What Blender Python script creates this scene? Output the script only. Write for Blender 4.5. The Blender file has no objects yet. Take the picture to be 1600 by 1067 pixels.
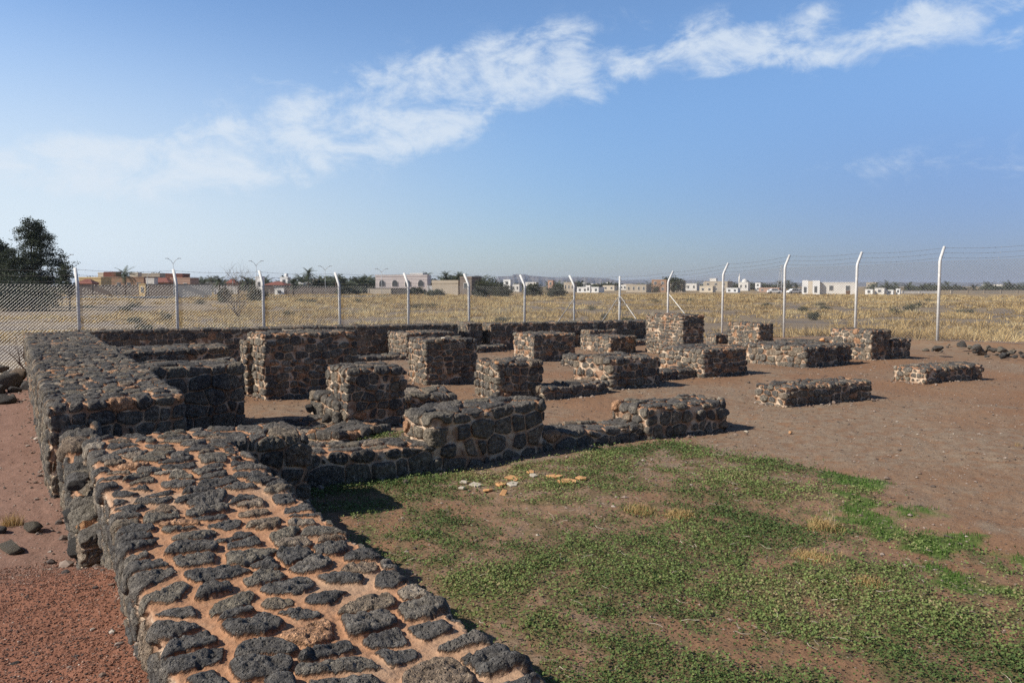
import bpy, bmesh, math, random
import numpy as np
from mathutils import Vector, Matrix
R_ = math.radians
scene = bpy.context.scene
COL = scene.collection
random.seed(7)
rng = np.random.default_rng(11)

# ------------------------------------------------------------------ camera
CAM_H = 1.75; FPX = 1225.0; VH = 447.0; XB = 45.0
pitch = math.atan((533.5 - VH) / FPX)
yaw = math.atan((800 - XB) * math.cos(pitch) / FPX)
Fv = np.array([math.sin(yaw) * math.cos(pitch), math.cos(yaw) * math.cos(pitch), -math.sin(pitch)])
Rv = np.array([math.cos(yaw), -math.sin(yaw), 0.0])
Uv = np.cross(Rv, Fv)
FH = np.array([math.sin(yaw), math.cos(yaw)])
cd = bpy.data.cameras.new('camera'); cam = bpy.data.objects.new('camera', cd); COL.objects.link(cam)
cd.sensor_width = 36.0; cd.lens = FPX / 1600 * 36; cd.clip_start = 0.05; cd.clip_end = 30000
cam.location = (0, 0, CAM_H)
cam.rotation_euler = (math.pi / 2 - pitch, 0, -yaw)
scene.camera = cam

# ------------------------------------------------------------------ sun, sky, exposure
SUN_H = np.array([-1.16, 0.36]); SUN_EL = math.atan(1 / np.hypot(*SUN_H))
SUN_AZ = math.atan2(SUN_H[0], SUN_H[1])           # clockwise from +Y
sd = bpy.data.lights.new('sun', 'SUN'); sun = bpy.data.objects.new('sun', sd); COL.objects.link(sun)
sd.energy = 5.0; sd.angle = R_(0.5); sd.color = (1.0, 0.93, 0.83)
sdir = Vector((SUN_H[0], SUN_H[1], 1.0)).normalized()
sun.rotation_euler = sdir.to_track_quat('Z', 'Y').to_euler()
sun.location = (-20, 6, 30)
scene.view_settings.view_transform = 'Standard'
scene.view_settings.look = 'None'
scene.view_settings.exposure = 0.28
scene.view_settings.gamma = 1.0

world = bpy.data.worlds.new('World'); scene.world = world; world.use_nodes = True
wn = world.node_tree; wn.nodes.clear()

class G:
    """tiny node-graph helper"""
    def __init__(s, nt): s.nt = nt
    def n(s, typ, ins=None, **kw):
        nd = s.nt.nodes.new(typ)
        for k, v in kw.items(): setattr(nd, k, v)
        if ins:
            for k, v in ins.items():
                sk = nd.inputs[k]
                if isinstance(v, bpy.types.NodeSocket): s.nt.links.new(v, sk)
                else: sk.default_value = v
        return nd
    def m(s, op, a, b=0.0, c=0.0, clamp=False):
        nd = s.n('ShaderNodeMath', {0: a, 1: b, 2: c}, operation=op); nd.use_clamp = clamp
        return nd.outputs[0]
    def v(s, op, a, b=(0, 0, 0)):
        nd = s.n('ShaderNodeVectorMath', {0: a, 1: b}, operation=op)
        return nd.outputs['Value'] if op in ('LENGTH', 'DOT_PRODUCT', 'DISTANCE') else nd.outputs[0]
    def mr(s, val, a, b, c=0.0, d=1.0, smooth=True):
        nd = s.n('ShaderNodeMapRange', {'Value': val, 'From Min': a, 'From Max': b, 'To Min': c, 'To Max': d},
                 interpolation_type='SMOOTHSTEP' if smooth else 'LINEAR')
        return nd.outputs[0]
    def noise(s, vec, scale, detail=4.0, rough=0.55, dist=0.0):
        return s.n('ShaderNodeTexNoise', {'Vector': vec, 'Scale': scale, 'Detail': detail, 'Roughness': rough, 'Distortion': dist}).outputs['Fac']
    def mix(s, f, a, b, mode='MIX'):
        nd = s.nt.nodes.new('ShaderNodeMix'); nd.data_type = 'RGBA'; nd.blend_type = mode
        for k, v in ((0, f), (6, a), (7, b)):
            if isinstance(v, bpy.types.NodeSocket): s.nt.links.new(v, nd.inputs[k])
            else: nd.inputs[k].default_value = v if k == 0 else (tuple(v) + (1,))[:4]
        return nd.outputs[2]
    def attr(s, name, out='Fac'):
        return s.n('ShaderNodeAttribute', attribute_name=name).outputs[out]

def px_dir(x, y):
    d = Fv * FPX + Rv * (x - 800) + Uv * (533.5 - y)
    return d / np.linalg.norm(d)
def azel(x, y):
    d = px_dir(x, y); return math.atan2(d[0], d[1]), math.asin(d[2])

w = G(wn)
sky = w.n('ShaderNodeTexSky', sky_type='NISHITA'); sky.sun_disc = False
sky.sun_elevation = SUN_EL; sky.sun_rotation = SUN_AZ
sky.air_density = 1.0; sky.dust_density = 0.9; sky.ozone_density = 2.0; sky.altitude = 500
gen = w.n('ShaderNodeTexCoord').outputs['Generated']
sep = w.n('ShaderNodeSeparateXYZ', {0: gen})
az = w.m('ARCTAN2', sep.outputs[0], sep.outputs[1]); el = w.m('ARCSINE', sep.outputs[2])
ae = w.n('ShaderNodeCombineXYZ', {0: az, 1: el, 2: 0.0}).outputs[0]
# cloud groups: centre (in the photograph's terms, turned into azimuth/elevation), half sizes, tilt, weight
CL = [(690, 125, 210, 52, 14, 1.0), (820, 75, 120, 26, 12, .9), (560, 190, 230, 50, 12, .95), (380, 235, 240, 52, 6, .95), (250, 262, 220, 34, 3, .6), (150, 290, 240, 30, 0, .35),
      (690, 180, 100, 38, 14, .8), (888, 118, 40, 30, 10, .95), (975, 108, 55, 28, 40, .8), (1055, 70, 75, 22, 30, .72),
      (1180, 52, 66, 36, 0, .95), (1120, 84, 60, 24, 0, 1.0), (1262, 34, 48, 22, 30, .95), (1235, 92, 95, 26, -8, .95), (1130, 108, 50, 14, 12, .85),
      (1420, 36, 130, 40, 12, 1.1), (1560, 12, 120, 34, 6, 1.0), (1590, 60, 60, 18, 8, .7), (1440, 250, 160, 30, 8, .48),
      (1570, 270, 110, 26, 0, .45), (1330, 262, 60, 14, 0, .3), (120, 232, 130, 16, 4, .5), (20, 300, 260, 50, 0, .3), (400, 125, 60, 14, 0, .35), (10, 245, 60, 14, 0, .6),
      (170, 186, 50, 9, 0, .35), (925, 150, 34, 16, -30, .6)]
tot = None
for (cx, cy, rx, ry, ang, wt) in CL:
    a0, e0 = azel(cx, cy); a1, _ = azel(cx + rx, cy); _, e1 = azel(cx, cy - ry)
    a_ = R_(ang); ca, sa = math.cos(a_), math.sin(a_)
    d = w.v('SUBTRACT', ae, (a0, e0, 0))
    u = w.m('DIVIDE', w.v('DOT_PRODUCT', d, (ca, sa, 0)), abs(a1 - a0))
    v = w.m('DIVIDE', w.v('DOT_PRODUCT', d, (-sa, ca, 0)), abs(e1 - e0))
    r2 = w.m('ADD', w.m('MULTIPLY', u, u), w.m('MULTIPLY', v, v))
    g = w.m('MULTIPLY', w.m('EXPONENT', w.m('MULTIPLY', r2, -0.85)), wt)
    tot = g if tot is None else w.m('ADD', tot, g)
tot = w.m('MINIMUM', tot, 1.15)
cm = w.n('ShaderNodeMapping', {'Vector': ae, 'Rotation': (0, 0, R_(-14)), 'Scale': (1.0, 1.7, 1)}).outputs[0]
n1 = w.noise(cm, 13.0, 12.0, 0.62, 0.5)
n2 = w.noise(cm, 48.0, 8.0, 0.65, 0.3)
nn = w.m('ADD', w.m('MULTIPLY', w.m('SUBTRACT', n1, 0.5), 4.2), w.m('MULTIPLY', w.m('SUBTRACT', n2, 0.5), 1.3))
dens = w.mr(w.m('ADD', w.m('MULTIPLY', tot, 1.05), nn), 0.28, 1.85)
dens = w.m('MULTIPLY', dens, w.mr(tot, 0.05, 0.45))
dens = w.m('MULTIPLY', dens, w.mr(tot, 0.1, 1.0, 0.30, 0.80))
# pale veil low on the sun side
SKYK = 0.083
veil = w.m('MULTIPLY', w.mr(el, 0.0, 0.36, 1.0, 0.0), w.mr(az, azel(1000, 300)[0], azel(-80, 300)[0], 0.0, 1.0))
tint = w.mix(w.mr(el, 0.0, 0.26), (.88, .97, 1.18), (1.20, 1.43, 1.66))
tint = w.mix(w.m('MULTIPLY', w.mr(az, azel(700, 300)[0], azel(1600, 300)[0]), w.mr(el, 0.0, 0.32, 1.0, 0.0)), tint, (.51, .59, .93))
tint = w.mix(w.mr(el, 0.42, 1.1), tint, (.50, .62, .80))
back = w.v('DOT_PRODUCT', gen, (float(FH[0]), float(FH[1]), 0.0))   # sky beside and behind the camera, dimmed to weaken fill on shaded faces
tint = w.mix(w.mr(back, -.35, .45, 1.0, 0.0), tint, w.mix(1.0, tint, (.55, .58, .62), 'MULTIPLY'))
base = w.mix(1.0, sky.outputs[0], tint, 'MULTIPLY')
base = w.mix(veil, base, (7.5, 8.6, 9.5))
col = w.mix(dens, base, (7.4, 8.2, 9.1))
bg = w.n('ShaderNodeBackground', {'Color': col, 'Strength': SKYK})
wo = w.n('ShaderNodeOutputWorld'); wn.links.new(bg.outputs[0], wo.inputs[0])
scene.cycles.max_bounces = 5
scene.cycles.use_denoising = False       # keep the wire netting, leaves and grit
scene.cycles.use_adaptive_sampling = False

# ------------------------------------------------------------------ placement helpers
def at(x, y, z=0.0):
    d = Fv * FPX + Rv * (x - 800) + Uv * (533.5 - y)
    t = (z - CAM_H) / d[2]
    return np.array([0, 0, CAM_H]) + d * t
def hgt(P, y):
    lo, hi = -2.0, 6.0
    for _ in range(40):
        m = (lo + hi) / 2; q = np.array([P[0], P[1], m - CAM_H])
        if 533.5 - FPX * (q @ Uv) / (q @ Fv) > y: lo = m
        else: hi = m
    return lo
def col_at(x, Z):
    """ground XY on the picture column x at forward distance Z"""
    return FH * Z + Rv[:2] * ((x - 800) / FPX * Z)
def zrow(y, Z): return CAM_H + (VH - y) * Z / FPX

# ------------------------------------------------------------------ numpy noise
def h01(*a, s=0):
    h = np.full(np.broadcast(*a).shape, (s * 374761393 + 668265263) & 0xffffffff, np.uint64)
    for k, x in enumerate(a):
        h = (h ^ ((x.astype(np.int64) & 0xffffffff).astype(np.uint64) * np.uint64([2654435761, 2246822519, 3266489917][k % 3]))) & np.uint64(0xffffffff)
        h = ((h ^ (h >> np.uint64(15))) * np.uint64(2246822519)) & np.uint64(0xffffffff)
        h = ((h ^ (h >> np.uint64(13))) * np.uint64(3266489917)) & np.uint64(0xffffffff)
        h ^= h >> np.uint64(16)
    return h.astype(np.float64) / 4294967296.0
def vnoise(P, scale, s=0):
    q = P * scale; i = np.floor(q).astype(np.int64); f = q - i; f = f * f * f * (f * (f * 6 - 15) + 10)
    out = 0
    for dx in (0, 1):
        for dy in (0, 1):
            for dz in (0, 1):
                wgt = (f[:, 0] if dx else 1 - f[:, 0]) * (f[:, 1] if dy else 1 - f[:, 1]) * (f[:, 2] if dz else 1 - f[:, 2])
                out = out + wgt * h01(i[:, 0] + dx, i[:, 1] + dy, i[:, 2] + dz, s=s)
    return out * 2 - 1
def fbm(P, scale, octs=3, s=0, g=0.5):
    a = 1.0; o = 0
    for k in range(octs):
        o = o + a * vnoise(P, scale * 2.03 ** k, s + k * 17); a *= g
    return o
def P3(x, y, z=None):
    x = np.asarray(x, float); y = np.asarray(y, float)
    return np.stack([x, y, np.zeros_like(x) if z is None else z], 1)
def sst(a, b, x):
    t = np.clip((x - a) / (b - a), 0, 1); return t * t * (3 - 2 * t)

# ------------------------------------------------------------------ mesh helpers
def mesh_np(name, V, Fc, mats, smooth=True, attrs=None, mi=None):
    """V (n,3); Fc (m,k) equal-sided faces or list of arrays"""
    me = bpy.data.meshes.new(name)
    V = np.asarray(V, np.float32)
    Fl = Fc if isinstance(Fc, list) else [Fc]
    Fl = [np.asarray(f, np.int32) for f in Fl if len(f)]
    tot = np.concatenate([np.full(len(f), f.shape[1], np.int32) for f in Fl])
    idx = np.concatenate([f.ravel() for f in Fl])
    me.vertices.add(len(V)); me.vertices.foreach_set('co', V.ravel())
    me.loops.add(len(idx)); me.loops.foreach_set('vertex_index', idx)
    me.polygons.add(len(tot))
    st = np.zeros(len(tot), np.int32); st[1:] = np.cumsum(tot)[:-1]
    me.polygons.foreach_set('loop_start', st); me.polygons.foreach_set('loop_total', tot)
    me.polygons.foreach_set('use_smooth', np.full(len(tot), smooth, bool))
    for m in (mats if isinstance(mats, (list, tuple)) else [mats]): me.materials.append(m)
    if mi is not None: me.polygons.foreach_set('material_index', np.asarray(mi, np.int32))
    if attrs:
        for k, a in attrs.items():
            at_ = me.attributes.new(k, 'FLOAT', 'POINT'); at_.data.foreach_set('value', np.asarray(a, np.float32))
    me.update(calc_edges=True)
    return me
def link(name, me, parent=None, loc=None, rz=0.0):
    o = bpy.data.objects.new(name, me); COL.objects.link(o)
    if parent is not None: o.parent = parent
    if loc is not None: o.location = loc
    if rz: o.rotation_euler = (0, 0, rz)
    return o
def tag(o, label=None, cat=None, group=None, kind=None):
    if label: o['label'] = label
    if cat: o['category'] = cat
    if group: o['group'] = group
    if kind: o['kind'] = kind
    return o
def empty(name, loc, label, cat, group=None, rz=0.0):
    return tag(link(name, None, None, loc, rz), label, cat, group)

class MB:
    """collects simple shapes into one mesh"""
    def __init__(s): s.bm = bmesh.new()
    def box(s, x0, x1, y0, y1, z0, z1, bev=0.0):
        vs = [s.bm.verts.new(p) for p in ((x0, y0, z0), (x1, y0, z0), (x1, y1, z0), (x0, y1, z0), (x0, y0, z1), (x1, y0, z1), (x1, y1, z1), (x0, y1, z1))]
        fs = [s.bm.faces.new([vs[i] for i in f]) for f in ((3, 2, 1, 0), (4, 5, 6, 7), (0, 1, 5, 4), (1, 2, 6, 5), (2, 3, 7, 6), (3, 0, 4, 7))]
        if bev:
            es = list({e for f in fs for e in f.edges})
            bmesh.ops.bevel(s.bm, geom=es, offset=bev, segments=2, affect='EDGES')
        return s
    def prism(s, poly, z0, z1):
        n = len(poly)
        a = [s.bm.verts.new((p[0], p[1], z0)) for p in poly]; b = [s.bm.verts.new((p[0], p[1], z1)) for p in poly]
        s.bm.faces.new(a[::-1]); s.bm.faces.new(b)
        for i in range(n): s.bm.faces.new((a[i], a[(i + 1) % n], b[(i + 1) % n], b[i]))
        return s
    def prism_xz(s, poly, y0, y1):
        n = len(poly)
        a = [s.bm.verts.new((p[0], y0, p[1])) for p in poly]; b = [s.bm.verts.new((p[0], y1, p[1])) for p in poly]
        s.bm.faces.new(a); s.bm.faces.new(b[::-1])
        for i in range(n): s.bm.faces.new((b[i], b[(i + 1) % n], a[(i + 1) % n], a[i]))
        return s
    def tube(s, pts, r, n=8, cap=True):
        pts = [Vector(p) for p in pts]; rs = r if isinstance(r, (list, tuple)) else [r] * len(pts)
        rings = []
        for i, p in enumerate(pts):
            t = (pts[min(i + 1, len(pts) - 1)] - pts[max(i - 1, 0)]).normalized()
            a = t.orthogonal().normalized() if i == 0 else (a - t * a.dot(t)).normalized()
            b = t.cross(a)
            rings.append([s.bm.verts.new(p + (a * math.cos(k * 2 * math.pi / n) + b * math.sin(k * 2 * math.pi / n)) * rs[i]) for k in range(n)])
        for A, B in zip(rings, rings[1:]):
            for k in range(n): s.bm.faces.new((A[k], A[(k + 1) % n], B[(k + 1) % n], B[k]))
        if cap and n > 2:
            s.bm.faces.new(rings[0][::-1]); s.bm.faces.new(rings[-1])
        return s
    def dome(s, c, r, rz, n=16, m=6):
        rings = []
        for j in range(m):
            a = j / m * math.pi / 2
            rings.append([s.bm.verts.new((c[0] + r * math.cos(a) * math.cos(k * 2 * math.pi / n), c[1] + r * math.cos(a) * math.sin(k * 2 * math.pi / n), c[2] + rz * math.sin(a))) for k in range(n)])
        top = s.bm.verts.new((c[0], c[1], c[2] + rz))
        for A, B in zip(rings, rings[1:]):
            for k in range(n): s.bm.faces.new((A[k], A[(k + 1) % n], B[(k + 1) % n], B[k]))
        for k in range(n): s.bm.faces.new((rings[-1][k], rings[-1][(k + 1) % n], top))
        return s
    def build(s, name, mat, parent=None, smooth=False, loc=None, rz=0.0):
        me = bpy.data.meshes.new(name); s.bm.to_mesh(me); s.bm.free(); me.materials.append(mat)
        if smooth: me.polygons.foreach_set('use_smooth', [True] * len(me.polygons))
        return link(name, me, parent, loc, rz)

# ------------------------------------------------------------------ materials
def new_mat(name):
    m = bpy.data.materials.new(name); m.use_nodes = True; nt = m.node_tree; nt.nodes.clear()
    g = G(nt); out = g.n('ShaderNodeOutputMaterial')
    return m, g, out
def finish(g, out, color, rough=0.9, normal=None, spec=0.3, **kw):
    ins = {'Base Color': color if isinstance(color, bpy.types.NodeSocket) else (tuple(color) + (1,))[:4], 'Roughness': rough, 'Specular IOR Level': spec}
    if normal is not None: ins['Normal'] = normal
    ins.update(kw)
    b = g.n('ShaderNodeBsdfPrincipled', ins); g.nt.links.new(b.outputs[0], out.inputs[0]); return b
def bump(g, h, dist=0.01, strength=1.0, normal=None):
    ins = {'Height': h, 'Distance': dist, 'Strength': strength}
    if normal is not None: ins['Normal'] = normal
    return g.n('ShaderNodeBump', ins).outputs[0]
def rgb_ramp(g, fac, stops):
    nd = g.n('ShaderNodeValToRGB', {0: fac}); cr = nd.color_ramp
    while len(cr.elements) > 1: cr.elements.remove(cr.elements[-1])
    cr.elements[0].position = stops[0][0]; cr.elements[0].color = tuple(stops[0][1]) + (1,)
    for p, c in stops[1:]:
        e = cr.elements.new(p); e.color = tuple(c) + (1,)
    return nd.outputs[0]

def basalt(name, masonry=True, pale=0.35):
    m, g, out = new_mat(name)
    P = g.n('ShaderNodeTexCoord').outputs['Object']
    nA = g.noise(P, 7.0, 3.0); nF = g.noise(P, 70.0, 5.0, 0.65); nS = g.noise(P, 28.0, 6.0, 0.7)
    rnd = g.attr('rnd'); org = g.attr('org')
    if not masonry:
        rnd = g.n('ShaderNodeObjectInfo').outputs['Random']
    st = rgb_ramp(g, rnd, [(0.0, (.050, .051, .054)), (.35, (.062, .063, .066)), (.6, (.085, .083, .082)), (.8, (.105, .10, .088)), (.92, (.13, .105, .085)), (1.0, (.17, .16, .145))])
    st = g.mix(1.0, st, (1.62, 1.48, 1.30), 'MULTIPLY')
    if masonry: st = g.mix(g.m('MULTIPLY', g.attr('side'), g.mr(nA, .40, .62, 0.0, .5)), st, (.23, .195, .15))
    st = g.mix(org, st, g.mix(nA, (.30, .15, .08), (.45, .28, .17)))
    st = g.mix(1.0, st, rgb_ramp(g, nS, [(.25, (.38, .38, .38)), (.5, (1, 1, 1)), (.72, (2.1, 2.1, 2.05))]), 'MULTIPLY')
    lich = g.m('MULTIPLY', g.mr(nF, .60, .74), g.mr(nA, .42, .62))
    st = g.mix(g.m('MULTIPLY', lich, .7), st, (.36, .35, .31))
    # gas pits of the basalt
    vor = g.n('ShaderNodeTexVoronoi', {'Vector': P, 'Scale': 75.0, 'Randomness': 1.0}).outputs['Distance']
    vor2 = g.n('ShaderNodeTexVoronoi', {'Vector': P, 'Scale': 170.0, 'Randomness': 1.0}).outputs['Distance']
    vor3 = g.noise(P, 260.0, 3.0, .7)
    st = g.mix(1.0, st, rgb_ramp(g, vor3, [(.30, (.55, .55, .55)), (.5, (1, 1, 1)), (.68, (1.9, 1.9, 1.85))]), 'MULTIPLY')
    pits = g.m('ADD', g.mr(vor, .12, .42), g.m('MULTIPLY', g.mr(vor2, .1, .4), .5))
    hs = g.m('ADD', g.m('MULTIPLY', pits, .60), g.m('ADD', g.m('MULTIPLY', nS, 1.0), g.m('MULTIPLY', vor3, .35)))
    if masonry:
        t = g.m('ADD', g.attr('t'), g.m('MULTIPLY', g.m('SUBTRACT', nF, .5), .012))
        msk = g.mr(t, 0.0, 0.005)
        nL = g.noise(P, 1.7, 2.0)
        mo = g.mix(g.mr(nL, .48, .70), (.37, .195, .105), (.40, .26, .165))
        mo = g.mix(g.attr('side'), mo, g.mix(g.mr(nA, .40, .62), (.29, .175, .11), (.56, .44, .32)))
        mo = g.mix(g.m('MULTIPLY', g.mr(nS, .45, .75), .35), mo, g.mix(.5, mo, (.52, .40, .28)))
        mo = g.mix(g.mr(nF, .62, .8), mo, (.20, .12, .08))
        c = g.mix(msk, mo, st)
        hm = g.m('MULTIPLY', g.m('ADD', nS, nF), .30)
        hh = g.n('ShaderNodeMix', {0: msk, 2: hm, 3: hs}).outputs[0]
        finish(g, out, c, .92, bump(g, hh, .02, 1.0), .2)
    else:
        finish(g, out, st, .92, bump(g, hs, .02, 1.0), .2)
    return m

def flat_mat(name, c, rough=.85, var=.12, scale=2.0, bumpd=0.0, spec=.3, **kw):
    m, g, out = new_mat(name)
    P = g.n('ShaderNodeTexCoord').outputs['Object']
    n = g.noise(P, scale, 5.0, .6)
    cc = g.mix(1.0, c, rgb_ramp(g, n, [(.25, (1 - var,) * 3), (.75, (1 + var,) * 3)]), 'MULTIPLY')
    nrm = bump(g, n, bumpd) if bumpd else None
    finish(g, out, cc, rough, nrm, spec, **kw); return m
def attr_mat(name, stops, rough=.9, trans=0.0, attr='rnd', spec=.2):
    m, g, out = new_mat(name)
    c = rgb_ramp(g, g.attr(attr), stops)
    b = finish(g, out, c, rough, None, spec)
    if trans:
        t = g.n('ShaderNodeBsdfTranslucent', {'Color': c}); mx = g.n('ShaderNodeMixShader', {0: trans})
        g.nt.links.new(b.outputs[0], mx.inputs[1]); g.nt.links.new(t.outputs[0], mx.inputs[2]); g.nt.links.new(mx.outputs[0], out.inputs[0])
    return m

M_WALL = basalt('basalt_masonry'); M_ROCK = basalt('basalt_rock', False)
M_ROCK_OR = flat_mat('ochre_sandstone', (.50, .27, .13), .9, .25, 9, .01)
M_SLAB_PALE = flat_mat('cream_limestone', (.47, .41, .32), .9, .2, 9, .005)
M_SLAB_OR = flat_mat('orange_flagstone', (.56, .30, .13), .9, .25, 12, .005)
M_POST = flat_mat('white_painted_steel', (.60, .59, .56), .6, .25, 9, 0, .4)
M_WIRE = flat_mat('galvanised_wire', (.40, .39, .37), .45, .05, 5, 0, .5, Metallic=.3)
M_BARB = flat_mat('barbed_wire_steel', (.20, .19, .18), .6, .1, 5, 0, .4, Metallic=.3)
M_BARK = flat_mat('bark', (.13, .095, .07), .95, .3, 6, .03)
M_DRYBARK = flat_mat('dry_twig', (.17, .13, .10), .95, .3, 6, .01)
M_STEM = flat_mat('dry_stem', (.36, .28, .17), .95, .2, 8)
M_GLASS = flat_mat('dark_window_glass', (.10, .105, .11), .25, .1, 1, 0, .5)
M_DOOR = flat_mat('brown_door', (.13, .075, .045), .6, .2, 3)
M_LAMP = flat_mat('lamp_grey', (.45, .46, .47), .5, .1, 3)
M_CARW = flat_mat('white_car_paint', (.78, .78, .77), .25, .03, 1, 0, .5)
M_TYRE = flat_mat('tyre_rubber', (.03, .03, .03), .8, .1, 5)

# ------------------------------------------------------------------ terrain
def zone(X, Y):
    """how far the ground has dropped to the level of the field"""
    return np.maximum(sst(17, 26, Y), sst(24, 40, X))
BANK = [(21.5, 14.9), (22.3, 14.0), (23.0, 12.6), (24.0, 11.0)]
def ground_z(X, Y, fine=True):
    X = np.atleast_1d(np.asarray(X, float)); Y = np.atleast_1d(np.asarray(Y, float))
    z = -.70 * zone(X, Y)
    left = 1 - sst(.35, .95, X)
    lz = .06 + .30 * (1 - sst(4.1, 5.5, Y + .5 * np.clip(-X, 0, 3) * .3))
    z = z + left * lz * (1 - sst(16, 24, Y))
    p = P3(X, Y)
    near = 1 - sst(40, 90, np.hypot(X, Y))
    z = z + .13 * np.exp(-(dist_line(X, Y, BANK) / .55) ** 2)
    z = z + near * .025 * fbm(p, .7, 2, 5)
    z = z + (1 - near) * .10 * fbm(p, .05, 2, 9) * (1 - sst(300, 900, np.hypot(X, Y)))
    if fine:
        z = z + near * (1 - sst(10, 30, np.hypot(X, Y))) * .006 * fbm(p, 9.0, 3, 3, .6)
    return z

def in_poly(x, y, poly):
    c = np.zeros(x.shape, bool); n = len(poly)
    for i in range(n):
        x0, y0 = poly[i]; x1, y1 = poly[(i + 1) % n]
        if y0 == y1: continue
        c ^= ((y0 > y) != (y1 > y)) & (x < (x1 - x0) * (y - y0) / (y1 - y0) + x0)
    return c
def dist_line(x, y, pts):
    d = np.full(x.shape, 1e9)
    for (x0, y0), (x1, y1) in zip(pts, pts[1:]):
        dx, dy = x1 - x0, y1 - y0
        t = np.clip(((x - x0) * dx + (y - y0) * dy) / (dx * dx + dy * dy), 0, 1)
        d = np.minimum(d, np.hypot(x - x0 - t * dx, y - y0 - t * dy))
    return d
def gp(pts): return [tuple(at(x, y)[:2]) for x, y in pts]
GREEN_ALL = gp([(470, 772), (720, 745), (950, 708), (1060, 692), (1230, 722), (1335, 752), (1385, 790), (1420, 835), (1600, 880), (1900, 930), (1900, 1400), (700, 1400), (560, 860)])
GREEN_DENSE = gp([(700, 900), (860, 860), (1000, 820), (1180, 800), (1320, 830), (1420, 900), (1500, 960), (1700, 1000), (1800, 1400), (740, 1400)])
LUSH = gp([(1340, 752), (1345, 800), (1400, 830), (1470, 868), (1540, 892), (1660, 915)])
FOOT1 = gp([(475, 772), (560, 762), (640, 752), (712, 738)])
FOOT2 = gp([(925, 712), (990, 702), (1055, 694)])
COURT = gp([(478, 688), (520, 680), (615, 686)])
def green_density(X, Y):
    p = P3(X, Y)
    n = fbm(p, 1.3, 4, 21, .65); n2 = fbm(p, 5.5, 3, 41, .7)
    a = in_poly(X, Y, GREEN_ALL); b = in_poly(X, Y, GREEN_DENSE)
    d = np.where(a, .34 + .38 * n + .62 * n2, -1)
    d = np.where(b, .68 + .40 * n + .76 * n2, d)
    d = np.maximum(d, 1.25 - dist_line(X, Y, FOOT1) / .22 + .3 * n2)
    d = np.maximum(d, 1.15 - dist_line(X, Y, FOOT2) / .20 + .3 * n2)
    d = np.maximum(d, .9 - dist_line(X, Y, COURT) / .30 + .5 * n2)
    d = np.where(X < 1.3, -1, d)
    return np.clip(d, 0, 1)
def lush_density(X, Y):
    p = P3(X, Y); return np.clip(1.0 - dist_line(X, Y, LUSH) / (.36) + .95 * fbm(p, 2.4, 4, 77, .65), 0, 1)

def build_ground():
    c0 = math.atan2(FH[0], FH[1])
    af = np.arange(-42, 42.01, .11); ac = np.arange(42, 318, 3.0)[1:]
    ang = np.radians(np.concatenate([af, ac])) + c0
    rr = [0.35]
    while rr[-1] < 9000:
        r = rr[-1]; rr.append(r * (1.0075 if r < 30 else 1.02 if r < 400 else 1.06))
    rr = np.array(rr)
    A, Rr = np.meshgrid(ang, rr)
    X = (Rr * np.sin(A)).ravel(); Y = (Rr * np.cos(A)).ravel()
    Z = ground_z(X, Y)
    na, nr = len(ang), len(rr)
    i = np.arange(nr - 1)[:, None] * na; j = np.arange(na)[None, :]; j2 = (j + 1) % na
    Fq = np.stack([i + j, i + na + j, i + na + j2, i + j2], -1).reshape(-1, 4)[:, ::-1]
    V = np.stack([X, Y, Z], 1); c = len(V)
    V = np.vstack([V, [0, 0, Z[0]]])
    Ft = np.stack([np.arange(na), (np.arange(na) + 1) % na, np.full(na, c)], 1)
    p = P3(X, Y)
    gr = green_density(X, Y); lu = lush_density(X, Y)
    field = sst(.35, .95, zone(X, Y) + .1 * fbm(p, .4, 2, 3))
    left = (1 - sst(.2, .6, X)) * (1 - field)
    grav = np.clip(.5 + .9 * fbm(p, .55, 3, 61), 0, 1) * (1 - left) * (1 - field)
    for ln in ([(1180, 712), (1330, 715), (1480, 718), (1700, 716)], [(1120, 745), (1320, 748), (1480, 762), (1700, 768)], [(1500, 800), (1560, 830), (1700, 850)], [(1120, 560), (1300, 620), (1600, 640)]):
        grav = np.maximum(grav, np.clip(1.05 - dist_line(X, Y, gp(ln)) / .22 + .5 * fbm(p, 2.5, 3, 88), 0, 1) * (X > 2))
    grav = np.clip(grav + .9 * np.clip(1 - dist_line(X, Y, gp([(730, 745), (900, 720), (1150, 700), (1420, 690), (1700, 730)])) / .9, 0, 1), 0, 1)
    mound = left * (1 - sst(4.3, 5.4, Y))
    z1 = lambda a: np.append(a, 0)
    me = mesh_np('ground', V, [Fq, Ft], M_GROUND, True, {'green': z1(gr), 'lush': z1(lu), 'field': z1(field), 'left': z1(left), 'grav': z1(grav), 'mound': z1(mound)})
    return tag(link('ground', me), kind='structure')

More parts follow.
